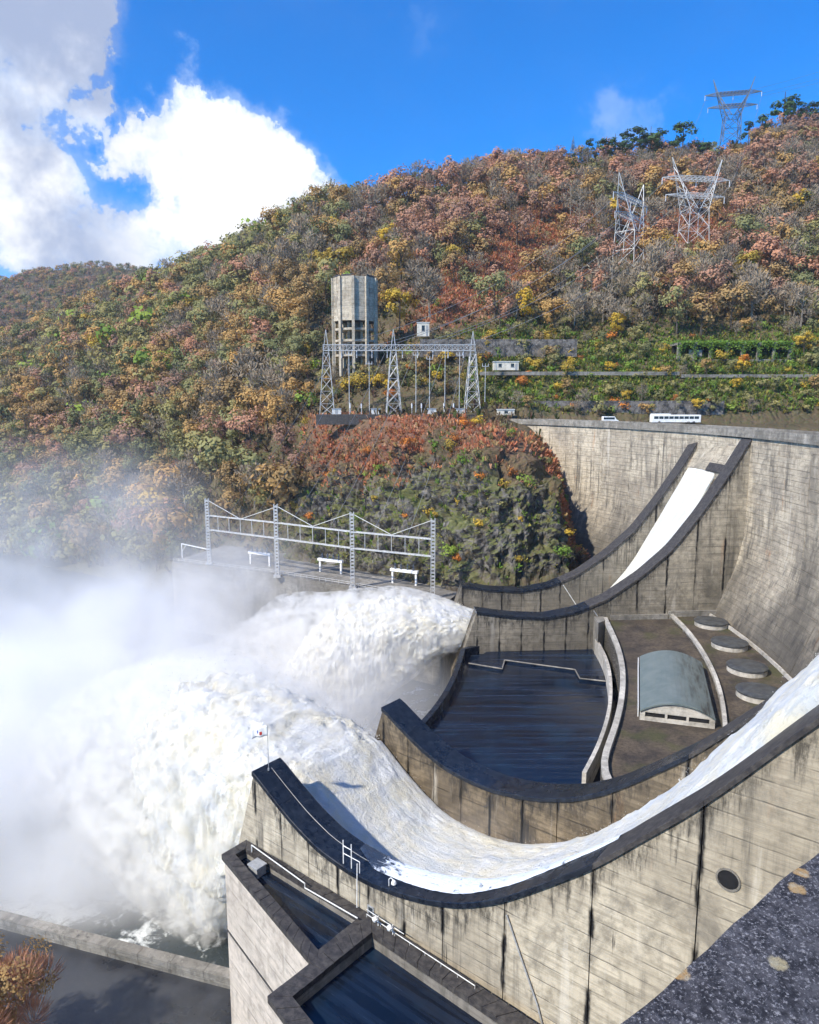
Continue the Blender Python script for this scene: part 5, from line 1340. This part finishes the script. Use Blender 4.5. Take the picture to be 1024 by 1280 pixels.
# ------------------------------------------------------------------ lattice work
def lattice(mb, c0, w0, c1, w1_, panels, r, n=4, rl=None):
    """square lattice mast from c0 (half width w0) to c1"""
    c0, c1 = Vector(c0), Vector(c1); rl = rl or r * 1.5
    sg = ((-1, -1), (1, -1), (1, 1), (-1, 1))
    P = lambda t, k: c0.lerp(c1, t) + Vector((sg[k][0], sg[k][1], 0)) * (w0 + (w1_ - w0) * t)
    for k in range(4):
        mb.tube(P(0, k), P(1, k), rl, n=n, cap=False)
        for i in range(panels):
            a, b = i / panels, (i + 1) / panels
            mb.tube(P(a, k), P(b, (k + 1) % 4), r, n=3, cap=False); mb.tube(P(a, (k + 1) % 4), P(b, k), r, n=3, cap=False); mb.tube(P(b, k), P(b, (k + 1) % 4), r, n=3, cap=False)
def truss(mb, a, b, d, wv, panels, r):
    """box girder between a and b; d depth (down), wv half width vector"""
    a, b, wv = Vector(a), Vector(b), Vector(wv); dn = Vector((0, 0, -d))
    for s in (-1, 1):
        for q in (Vector(), dn): mb.tube(a + wv * s + q, b + wv * s + q, r * 1.4, n=4, cap=False)
        for i in range(panels):
            p, q = a.lerp(b, i / panels) + wv * s, a.lerp(b, (i + 1) / panels) + wv * s
            mb.tube(p, q + dn, r, n=3, cap=False); mb.tube(p + dn, q, r, n=3, cap=False); mb.tube(p, p + dn, r, n=3, cap=False)
    for i in range(panels + 1): p = a.lerp(b, i / panels); mb.tube(p - wv, p + wv, r, n=3, cap=False)
def pylon(label, base, rz, sc, m, r=.15):
    o = thing('lattice_pylon', label, 'pylon', tuple(base), rz, 'lattice pylons on the hill'); o.scale = (sc, sc, sc)
    b = MB(); lattice(b, (0, 0, -1.5), 6.1, (0, 0, 17), 5.3, 2, r); b.build('body', m, o)
    b = MB()
    for s in (-1, 1):
        for yy in (-1, 1):
            f0, f1 = Vector((s * 5.3, yy * 5.3, 17)), Vector((s * 14.2, 0, 43.5)); g0, g1 = Vector((s * .6, yy * 4.8, 17)), f0.lerp(f1, .62)
            b.tube(f0, f1, r * 1.6, n=4); b.tube(g0, g1, r * 1.3, n=4)
            for i in range(5): t0, t1 = i / 5, (i + 1) / 5; b.tube(f0.lerp(f1, t0 * .62), g0.lerp(g1, t1), r, n=3); b.tube(g0.lerp(g1, t0), f0.lerp(f1, t1 * .62), r, n=3)
    for s in (-1, 1):
        for i in range(6): t = i / 6; a = Vector((s * 5.3, -5.3, 17)).lerp(Vector((s * 14.2, 0, 43.5)), t); q = Vector((s * 5.3, 5.3, 17)).lerp(Vector((s * 14.2, 0, 43.5)), t + .16); b.tube(a, q, r, n=3)
    b.build('fork', m, o)
    b = MB(); truss(b, (-11, 0, 34.3), (11, 0, 34.3), 2.0, (0, 1.3, 0), 9, r)
    for s in (-1, 1):
        for yy in (-1.3, 1.3): b.tube((s * 11, yy, 34.3), (s * 19.5, 0, 33.2), r * 1.3, n=4); b.tube((s * 11, yy, 32.3), (s * 19.5, 0, 33.2), r * 1.3, n=4)
    b.build('upper_crossarm', m, o)
    b = MB(); truss(b, (-7, 0, 25.6), (7, 0, 25.6), 1.7, (0, 1.8, 0), 6, r)
    for s in (-1, 1):
        for yy in (-1.8, 1.8): b.tube((s * 7, yy, 25.6), (s * 17, 0, 24.6), r * 1.3, n=4); b.tube((s * 7, yy, 23.9), (s * 17, 0, 24.6), r * 1.3, n=4)
    b.build('lower_crossarm', m, o)
    for x, z in ((-19.3, 33), (19.3, 33), (0, 32.2), (-16.8, 24.4), (16.8, 24.4)):
        MB().tube((x, 0, z), (x, 0, z - 3.2), .22, n=6).build('insulator', M['porcelain'], o)
    return o
def hillp(px, py, y0): 
    return on_hill(px, py, 8.8)
p1 = hillp(866, 305, 0); py1 = pylon('tall pale forked pylon in the cleared patch, right one of the pair', p1, math.radians(8), (305 - 211) / F * p1.y * 1.02 / 43.5, M['light_steel'], .12)
p2 = hillp(786, 337, 0); py2 = pylon('tall pale pylon seen edge-on, left one of the pair on the slope', p2, math.radians(48), (337 - 237) / F * p2.y * 1.0 / 43.5, M['light_steel'], .115)
p3 = PY(913, 176, 566); p3 = Vector((p3.x, p3.y, py_z(174, 566) - 2)); py3 = pylon('blue grey forked pylon standing against the sky on the ridge', p3, math.radians(-12), (176 - 108) / F * 566 * 1.02 / 43.5, M['dark_steel'], .2)
p4 = PY(716, 192, 560); py4 = pylon('faint leaning pylon showing above the ridge trees', p4 - Vector((0, 0, 4)), math.radians(80), .34, M['dark_steel'], .25); py4.rotation_euler = (0, math.radians(14), math.radians(80))

# switchyard gantry on the terrace above the cliff: three masts and a girder
def switchyard():
    y = 262.0; tops = []
    for px, pt, lab in ((409, 412, 'grey lattice mast at the left end of the switchyard girder, in front of the silo'), (492, 412, 'grey lattice mast in the middle of the switchyard girder'), (590, 414, 'grey lattice mast at the right end of the switchyard girder')):
        b_ = PY(px, 517, y); zt = py_z(pt, y); o = thing('lattice_mast', lab, 'mast', (b_.x, y, b_.z - 1), 0.12, 'switchyard masts')
        h = zt - b_.z; b = MB(); lattice(b, (0, 0, 0), 2.7, (0, 0, h * .76), 1.0, 5, .10, rl=.15); b.build('shaft', M['galvanised'], o)
        b = MB()
        for sx in (-1, 1):
            for sy in (-1, 1): b.tube((sx, sy, h * .76), (0, 0, h + 1), .12, n=4)
        b.build('peak', M['galvanised'], o)
        for sx in (-1, 1):
            for sy in (-1, 1): MB().box(sx * 2.7 - .5, sx * 2.7 + .5, sy * 2.7 - .5, sy * 2.7 + .5, -.6, .5).build('footing', M['quay_concrete'], o)
        tops.append(Vector((b_.x, y, zt)))
    zg = py_z(431, y); a, c = tops[0] - Vector((1, 0, 0)), tops[2] + Vector((1, 0, 0))
    g = thing('switchyard_girder', 'long lattice girder linking the three switchyard masts', 'girder', (a.x, y, zg)); b = MB(); truss(b, (0, 0, 0), (c.x - a.x, 0, 0), 2.0, (0, .9, 0), 26, .085); b.build('girder', M['galvanised'], g)
    for q in np.linspace(.12, .92, 9): MB().tube((q * (c.x - a.x), 0, -2.0), (q * (c.x - a.x), 0, -4.6), .16, n=6).build('insulator', M['porcelain'], g)
    return tops, zg
def ordinal_(i): return ['first', 'second', 'third', 'fourth', 'fifth', 'sixth', 'seventh'][i]
SW_T, SW_Z = switchyard()
# equipment on the switchyard floor
for px, kind in ((421, 'cabin'), (438, 'post'), (452, 'post'), (470, 'cabin'), (515, 'post'), (527, 'post'), (540, 'cabin'), (555, 'post'), (567, 'post'), (575, 'cabin')):
    b_ = PY(px, 517, 257); o = None
    if kind == 'cabin':
        o = thing('control_cabinet', f'small grey cabinet on the switchyard floor, {["first","second","third","fourth"][[421,470,540,575].index(px)]} from the silo side', 'cabinet', (b_.x, 257, b_.z - .2), 0, 'switchyard cabinets')
        MB().box(-1.6, 1.6, -.8, .8, 0, 1.9).build('cabinet_body', M['light_steel'], o); MB().box(-1.8, 1.8, -1, 1, 1.9, 2.1).build('lid', M['grey_paint'], o); MB().box(-.5, .5, -.84, -.80, .2, 1.6).build('door', M['grey_paint'], o)
    else:
        i = [438, 452, 515, 527, 555, 567].index(px)
        o = thing('insulator_post', f'slim insulator post in the switchyard, {["first","second","third","fourth","fifth","sixth"][i]} from the silo side', 'insulator', (b_.x, 257, b_.z - .2), 0, 'switchyard insulator posts')
        MB().tube((0, 0, 0), (0, 0, 2.2), .14).build('stand', M['galvanised'], o)
        MB().strip([[(r_ * math.cos(k * .785), r_ * math.sin(k * .785), z_) for k in range(8)] for z_, r_ in ((2.2, .3), (2.6, .22), (2.8, .32), (3.1, .22), (3.3, .32), (3.6, .22), (3.9, .3))]).build('porcelain_stack', M['porcelain'], o)
# slim poles carrying droppers between the masts
for i, (px, pt) in enumerate(((437, 440), (462, 452), (520, 441), (537, 446), (556, 436), (574, 441), (606, 455))):
    b_ = PY(px, 517, 259); h = py_z(pt, 259) - b_.z; o = thing('slim_pole', ordinal_(i) + ' slim steel pole from the silo side in the switchyard', 'pole', (b_.x, 259, b_.z - .3), 0, 'slim switchyard poles')
    MB().tube((0, 0, 0), (0, 0, h), .16, .10).build('shaft', M['galvanised'], o); MB().box(-1.1, 1.1, -.08, .08, h - .6, h - .42).build('crossbar', M['galvanised'], o)
    for x in (-1, 0, 1): MB().tube((x, 0, h - .42), (x, 0, h + .5), .12, .06).build('insulator', M['porcelain'], o)
# low wall of the switchyard terrace and the road
def blockwall(name, label, p0, p1, z0, z1, th, m, nb, cat='wall'):
    d = Vector((p1[0] - p0[0], p1[1] - p0[1], 0)); L = d.length; o = thing(name, label, cat, (p0[0], p0[1], z0), math.atan2(d.y, d.x))
    for i in range(nb): MB().box(L * i / nb + .03, L * (i + 1) / nb - .03, 0, th, 0, z1 - z0).build('wall_block', m, o)
    MB().box(.02, L - .02, .08, th - .08, .02, z1 - z0 - .06).build('wall_core', M['dark_opening'], o)
    return o
def rowpt(px, py, y): p = PY(px, py, y); return (p.x, p.y)
blockwall('terrace_wall', 'dark stone wall along the edge of the switchyard terrace', rowpt(395, 520, 250), rowpt(615, 520, 246), py_z(531, 248), py_z(518, 248), .6, M['dry_coping'], 16)
blockwall('guard_wall', 'long low guard wall of the middle terrace road', rowpt(600, 465, 271), rowpt(850, 465, 271), py_z(469, 271), py_z(464.5, 271), .5, M['quay_concrete'], 20)
blockwall('guard_wall', 'low guard wall of the middle terrace road right of the gallery bushes', rowpt(852, 467, 271), rowpt(1040, 470, 271), py_z(472, 271), py_z(468, 271), .5, M['quay_concrete'], 16)
blockwall('retaining_wall', 'pale edged retaining wall of the upper terrace beside the silo', rowpt(525, 424, 286), rowpt(722, 426, 286), py_z(446, 286), py_z(424, 286), .7, M['rock'], 26)
blockwall('retaining_wall', 'rocky grey retaining wall behind the road at the far end of the dam', rowpt(640, 517, 257), rowpt(905, 517, 257), -8.5, py_z(501, 257), .7, M['rock'], 26)
# covered road gallery
def gallery():
    y = 282.0; a, c = PY(848, 447, y), PY(987, 447, y); z0, z1 = py_z(449, y), py_z(431, y); L = c.x - a.x
    o = thing('road_gallery', 'ivy-grown concrete road gallery with dark open bays on the upper terrace', 'gallery', (a.x, y, z0))
    MB().box(-.6, L + .6, -.8, 8, z1 - z0, z1 - z0 + .9).build('roof_slab', M['quay_concrete'], o)
    for i in range(8): MB().box(L * i / 7 - .5, L * i / 7 + .5, -.3, .7, -1, z1 - z0 - .004).build('pillar', M['quay_concrete'], o)
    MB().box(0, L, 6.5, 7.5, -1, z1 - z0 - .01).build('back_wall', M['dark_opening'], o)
    MB().box(-.5, L + .5, -.5, 8, -1.4, -.004).build('floor_slab', M['quay_concrete'], o)
    MB().box(L * .1, L * .22, .9, 1.2, 0, 3.6).build('door_panel', M['pale_concrete'], o)
    r = np.random.default_rng(9); n = 2600; x = r.uniform(-1, L + 1, n); ip = np.abs((x / L * 7) % 1 - .5) > .36
    z = np.where(ip, r.uniform(0, z1 - z0 + 1, n), z1 - z0 + 1 - r.exponential(.7, n)); P = np.stack([x, -.9 - r.exponential(.18, n), z], 1)
    P = np.concatenate([P, np.stack([r.uniform(-1, L + 1, n), r.uniform(-.8, 7, n), np.full(n, z1 - z0 + 1.0) + r.exponential(.2, n)], 1)]); n = len(P)
    q = r.normal(0, .24, (n, 4, 3)); me = fast_mesh('ivy', (P[:, None] + q).reshape(-1, 3), np.arange(n * 4).reshape(-1, 4)); me.materials.append(M['leaf_green'])
    tag(obj('ivy', me, None, o), kind='stuff')
gallery()

# ------------------------------------------------------------------ small buildings and vehicles near the far end of the dam
def cabin(name, label, cat, px, py, y, w, d, h, rz=0.0, dark=False):
    p = PY(px, py, y); o = thing(name, label, cat, (p.x, p.y, p.z), rz)
    MB().box(-w / 2, w / 2, -d / 2, d / 2, 0, h).build('wall', M['cream_paint'], o); MB().box(-w / 2 - .2, w / 2 + .2, -d / 2 - .2, d / 2 + .2, h, h + .25).build('roof', M['light_steel'], o)
    for k in range(max(1, int(w / 3.5))):
        x = -w / 2 + w * (k + .5) / max(1, int(w / 3.5)); f = MB().box(x - .6, x + .6, -d / 2 - .03, -d / 2, h * .4, h * .8).build('window', M['window_glass'], o); MB().box(x - .7, x + .7, -d / 2 - .09, -d / 2 - .031, h * .34, h * .4).build('sill', M['grey_paint'], f)
    MB().box(w / 2 - 1.3, w / 2 - .5, -d / 2 - .05, -d / 2, 0, h * .8).build('door', M['grey_paint'], o)
    return o
cabin('site_cabin', 'cream flat-roofed cabin on the middle terrace right of the switchyard', 'cabin', 632, 463, 274, 9.2, 4, 3.0)
cabin('site_cabin', 'small white cabin at the left end of the dam crest', 'cabin', 632, 519, 244, 5.5, 3, 1.8)
cabin('pump_house', 'small pale square building on the upper terrace right of the silo', 'building', 529, 421, 292, 4.8, 4, 5.2)
def van():
    p = PY(768, 519, 246); o = thing('van', 'small white van parked on the road behind the dam crest', 'van', (p.x, 251, -7.55), .05)
    prof = [(-2.7, .5), (2.7, .5), (2.7, 1.2), (2.0, 1.45), (1.4, 2.45), (-2.6, 2.5), (-2.7, 2.3)]
    MB().strip([[(x, yy, z) for x, z in prof] for yy in (-.95, .95)]).build('body', M['white_paint'], o, bevel=.06)
    MB().box(-2.5, 1.3, -.98, -.951, 1.5, 2.2).build('side_window', M['window_glass'], o); 
    for x in (-1.7, 1.8):
        for yy in (-.9, .9): w = MB().tube((x, yy - .12, .42), (x, yy + .12, .42), .42, n=14).build('wheel', M['rubber'], o); MB().tube((x, yy - .14, .42), (x, yy + .14, .42), .2, n=10).build('rim', M['light_steel'], w)
van()
def coach():
    p = PY(851, 521, 246); o = thing('coach', 'long white coach with dark windows on the road behind the dam crest', 'coach', (p.x, 251, -7.6), -.03)
    MB().box(-8.4, 8.4, -1.25, 1.25, .5, 3.1).build('body', M['white_paint'], o, bevel=.12); MB().box(-8.2, -2, -1.1, 1.1, 3.1, 3.5).build('roof_unit', M['white_paint'], o)
    for i in range(9): MB().box(-7.6 + i * 1.72, -6.1 + i * 1.72, -1.27, -1.251, 1.7, 2.6).build('side_window', M['window_glass'], o)
    for x in (-5.8, 4.2, 6.0):
        for yy in (-1.1, 1.1): MB().tube((x, yy - .15, .5), (x, yy + .15, .5), .5, n=14).build('wheel', M['rubber'], o)
coach()

# ------------------------------------------------------------------ lower switchyard: platform, portal frame, breaker stands
PLZ = -50.0
def lower_yard():
    fr = [PZ(215, 702, PLZ), PZ(330, 716, PLZ), PZ(430, 732, PLZ), PZ(556, 755, PLZ)]; bk = [p + Vector((10, 26, 0)) for p in fr]
    o = thing('switchyard_platform', 'grey concrete platform with railings above the river, under the white steel gantry', 'platform', (0, 0, -77))
    for i in range(3):
        MB().prism([X2(fr[i]), X2(fr[i + 1]), X2(bk[i + 1]), X2(bk[i])], 0, PLZ + 77).build('platform_block', M['quay_concrete'], o)
        a, c = fr[i], fr[i + 1]; k = max(2, int((c - a).length / 2.2)); b = MB()
        for q in range(k + 1):
            p = a.lerp(c, q / k) + Vector((.3, .6, 0)); b.tube((p.x, p.y, PLZ + 77), (p.x, p.y, PLZ + 78.1), .05, n=4)
        for hz in (.55, 1.1):
            p, q = a + Vector((.3, .6, 0)), c + Vector((.3, .6, 0)); b.tube((p.x, p.y, PLZ + 77 + hz), (q.x, q.y, PLZ + 77 + hz), .05, n=4)
        b.build('railing', M['light_steel'], o)
    lo = [PZ(262, 728, -56), PZ(330, 737, -56), PZ(395, 748, -56)]; b = MB(); b.prism([X2(p) for p in lo] + [X2(lo[2] + Vector((6, 14, 0))), X2(lo[0] + Vector((6, 22, 0)))], 0, 21); b.build('lower_terrace', M['quay_concrete'], o)
    wall_line2 = [X2(p) for p in lo]; b = MB()
    for p, q in zip(lo[:-1], lo[1:]): b.tube((p.x, p.y, 21.3), (q.x, q.y, 21.3), .3, n=6)
    b.build('terrace_kerb', M['pale_concrete'], o)
lower_yard()
def portal():
    px = [(262, 705, 623), (347, 720, 630), (441, 735, 640), (541, 748, 648)]
    B = [PZ(a, b, PLZ) for a, b, _ in px]; Tz = [py_z(t, q.y) for (_, _, t), q in zip(px, B)]
    o = thing('steel_gantry', 'long white steel portal gantry with four ladder-like posts in the spray', 'gantry', tuple(B[0]))
    R0 = B[0]
    for q, zt in zip(B, Tz):
        b = MB(); w = .48; h = zt - PLZ; c = q - R0
        for sx in (-1, 1):
            for sy in (-1, 1): b.tube((c.x + sx * w, c.y + sy * w, 0), (c.x + sx * w, c.y + sy * w, h), .13, n=4)
        k = 22
        for i in range(k):
            z = h * i / k; z2 = h * (i + .55) / k
            b.box(c.x - w, c.x + w, c.y - w - .06, c.y - w, z, z2); b.box(c.x - w - .06, c.x - w, c.y - w, c.y + w, z, z2)
        b.box(c.x - 1, c.x + 1, c.y - 1, c.y + 1, -.3, .5)
        b.build('post', M['galvanised'], o)
    for fr_, nm in ((.745, 'upper_beam'), (.53, 'lower_beam')):
        b = MB()
        for i in range(3):
            p, q = B[i] - R0, B[i + 1] - R0
            for yy in (-.5, .5): b.tube((p.x, p.y + yy, (Tz[i] - PLZ) * fr_), (q.x, q.y + yy, (Tz[i + 1] - PLZ) * fr_), .19, n=4)
        b.build(nm, M['galvanised'], o)
    br = MB()
    for i in range(3):
        p, q = B[i] - R0, B[i + 1] - R0
        for k in range(1, 6):
            b = MB()
            m = p.lerp(q, k / 6); hz = (Tz[i] - PLZ); b.tube((m.x, m.y - .5, hz * .53), (m.x, m.y - .5, hz * .745), .12, n=4); b.build('hanger', M['galvanised'], o)
        for s0, s1 in ((0, .5), (1, .5)):
            u = p.lerp(q, s0); m = p.lerp(q, s1); br.tube((u.x, u.y, (Tz[i] - PLZ) * .98), (m.x, m.y, (Tz[i] - PLZ) * .75), .10, n=4)
    br.build('brace', M['light_steel'], o)
    e = PZ(228, 697, PLZ) - R0; b = MB(); b.tube((e.x, e.y, 0), (e.x, e.y, 4.6), .2, n=4); b.tube((e.x, e.y, 4.6), (0, 0, 4.6), .2, n=4); b.tube((e.x, e.y, 2), (e.x + 1.8, e.y - .8, 4.6), .1, n=4); b.build('side_frame', M['white_paint'], o)
    return B, Tz
GB, GT = portal()
for i, (px, py, lab) in enumerate(((312, 712, 'left'), (402, 722, 'middle'), (496, 737, 'right'))):
    p = PZ(px, py, PLZ) + Vector((2, 6, 0)); o = thing('breaker_stand', f'{lab} breaker stand with insulators under the white gantry', 'switchgear', tuple(p), -.45, 'breaker stands under the gantry')
    for x in (-3.6, 3.6): MB().box(x - .25, x + .25, -.25, .25, 0, 3.4).build('leg', M['white_paint'], o)
    MB().box(-4.2, 4.2, -.55, .55, 3.4, 4.1).build('beam', M['white_paint'], o)
    for x in (-2.8, -1.0, 1.0, 2.8): MB().strip([[(x + r_ * math.cos(k * .785), r_ * math.sin(k * .785), z_) for k in range(8)] for z_, r_ in ((4.1, .3), (4.5, .2), (4.7, .3), (5.0, .2), (5.2, .28), (5.8, .08))]).build('insulator', M['dark_steel'], o)

# ------------------------------------------------------------------ overhead wires
def wire(a, b_, sag, lab, r=.07):
    a, b_ = Vector(a), Vector(b_); pts = []
    for i in range(25): t = i / 24; p = a.lerp(b_, t); p.z -= sag * 4 * t * (1 - t); pts.append(p)
    secs = []
    for i, p in enumerate(pts):
        d = (pts[min(i + 1, 24)] - pts[max(i - 1, 0)]).normalized(); u = d.cross(Vector((0, 0, 1))).normalized(); w = u.cross(d)
        secs.append([tuple(p + (u * math.cos(k * 2.094) + w * math.sin(k * 2.094)) * r - pts[0]) for k in range(3)])
    o = MB().strip(secs).build('power_line', M['cable']); o.location = pts[0]
    tag(o, lab, 'power line', 'overhead power lines')
def pyt(o, x, z): return o.matrix_basis @ Vector((x, 0, z))
for i, (q, (x, z)) in enumerate(zip((.1, .35, .6), ((-19.3, 29.8), (0, 29), (19.3, 29.8)))):
    a = SW_T[0].lerp(SW_T[2], q); wire((a.x, a.y, SW_Z), pyt(py2, x, z), 9, ONES[i] + ' wire from left climbing from the switchyard girder to the edge-on pylon', .10)
for i, (q, (x, z)) in enumerate(zip((.45, .7, .95), ((-19.3, 29.8), (0, 29), (19.3, 29.8)))):
    a = SW_T[0].lerp(SW_T[2], q); wire((a.x, a.y, SW_Z), pyt(py1, x, z), 9, ONES[i] + ' wire from left climbing from the switchyard girder to the pylon in the clearing', .10)
for i, q in enumerate((.05, .2, .4, .6, .8, .95)):
    a = SW_T[0].lerp(SW_T[2], q); g = GB[0].lerp(GB[3], .05 + q * .9); wire((a.x, a.y, SW_Z - 3), (g.x, g.y, PLZ + 15.5), 3, ONES[i] + ' wire from left dropping from the switchyard girder to the white gantry', .08)
for i, (x, z) in enumerate(((-19.3, 29.8), (0, 29), (19.3, 29.8))):
    wire(pyt(py1, x, z), pyt(py3, x, z), 5, ONES[i] + ' wire from left between the clearing pylon and the ridge pylon', .10)
    wire(pyt(py3, x, z), pyt(py3, x, z) + Vector((260, 60, 95)), 6, ONES[i] + ' wire from left leaving the ridge pylon towards the upper right', .08)

# ------------------------------------------------------------------ shrub beyond the road, lower left
def shrub():
    p = PZ(5, 1330, -70); o = thing('riverside_shrub', 'yellow brown leafy shrub at the lower left corner by the road', 'shrub', (p.x, p.y, -70.2))
    tv, tf, lv, lf = tree_mesh('broad', 991, 7000, 13.0, .30); a = fast_mesh('trunk', tv, tf); a.materials.append(M['bark']); c = fast_mesh('crown', lv, lf); c.materials.append(M['leaf_orange'])
    obj('trunk', a, None, o); obj('crown', c, None, o)
    tv, tf, lv, lf = tree_mesh('bare', 992, 4500, 13.0, .35); c = fast_mesh('twigs', lv, lf); c.materials.append(M['leaf_rust']); obj('twigs', c, None, o)
shrub()

# ------------------------------------------------------------------ damp valley air
def haze():
    m = bpy.data.materials.new('haze'); m.use_nodes = True; t = NT(m.node_tree); t.n.clear()
    v = t.node('ShaderNodeVolumePrincipled'); v.inputs['Color'].default_value = (0.90, 0.95, 1.0, 1); v.inputs['Density'].default_value = 0.00008; v.inputs['Anisotropy'].default_value = 0.2
    o = t.node('ShaderNodeOutputMaterial'); t.l.new(v.outputs[0], o.inputs['Volume'])
    b = MB(); b.box(-3100, 3100, -1600, 3100, -97, 365); tag(b.build('haze', m), 'thin damp haze filling the valley', 'haze', kind='stuff')
haze()
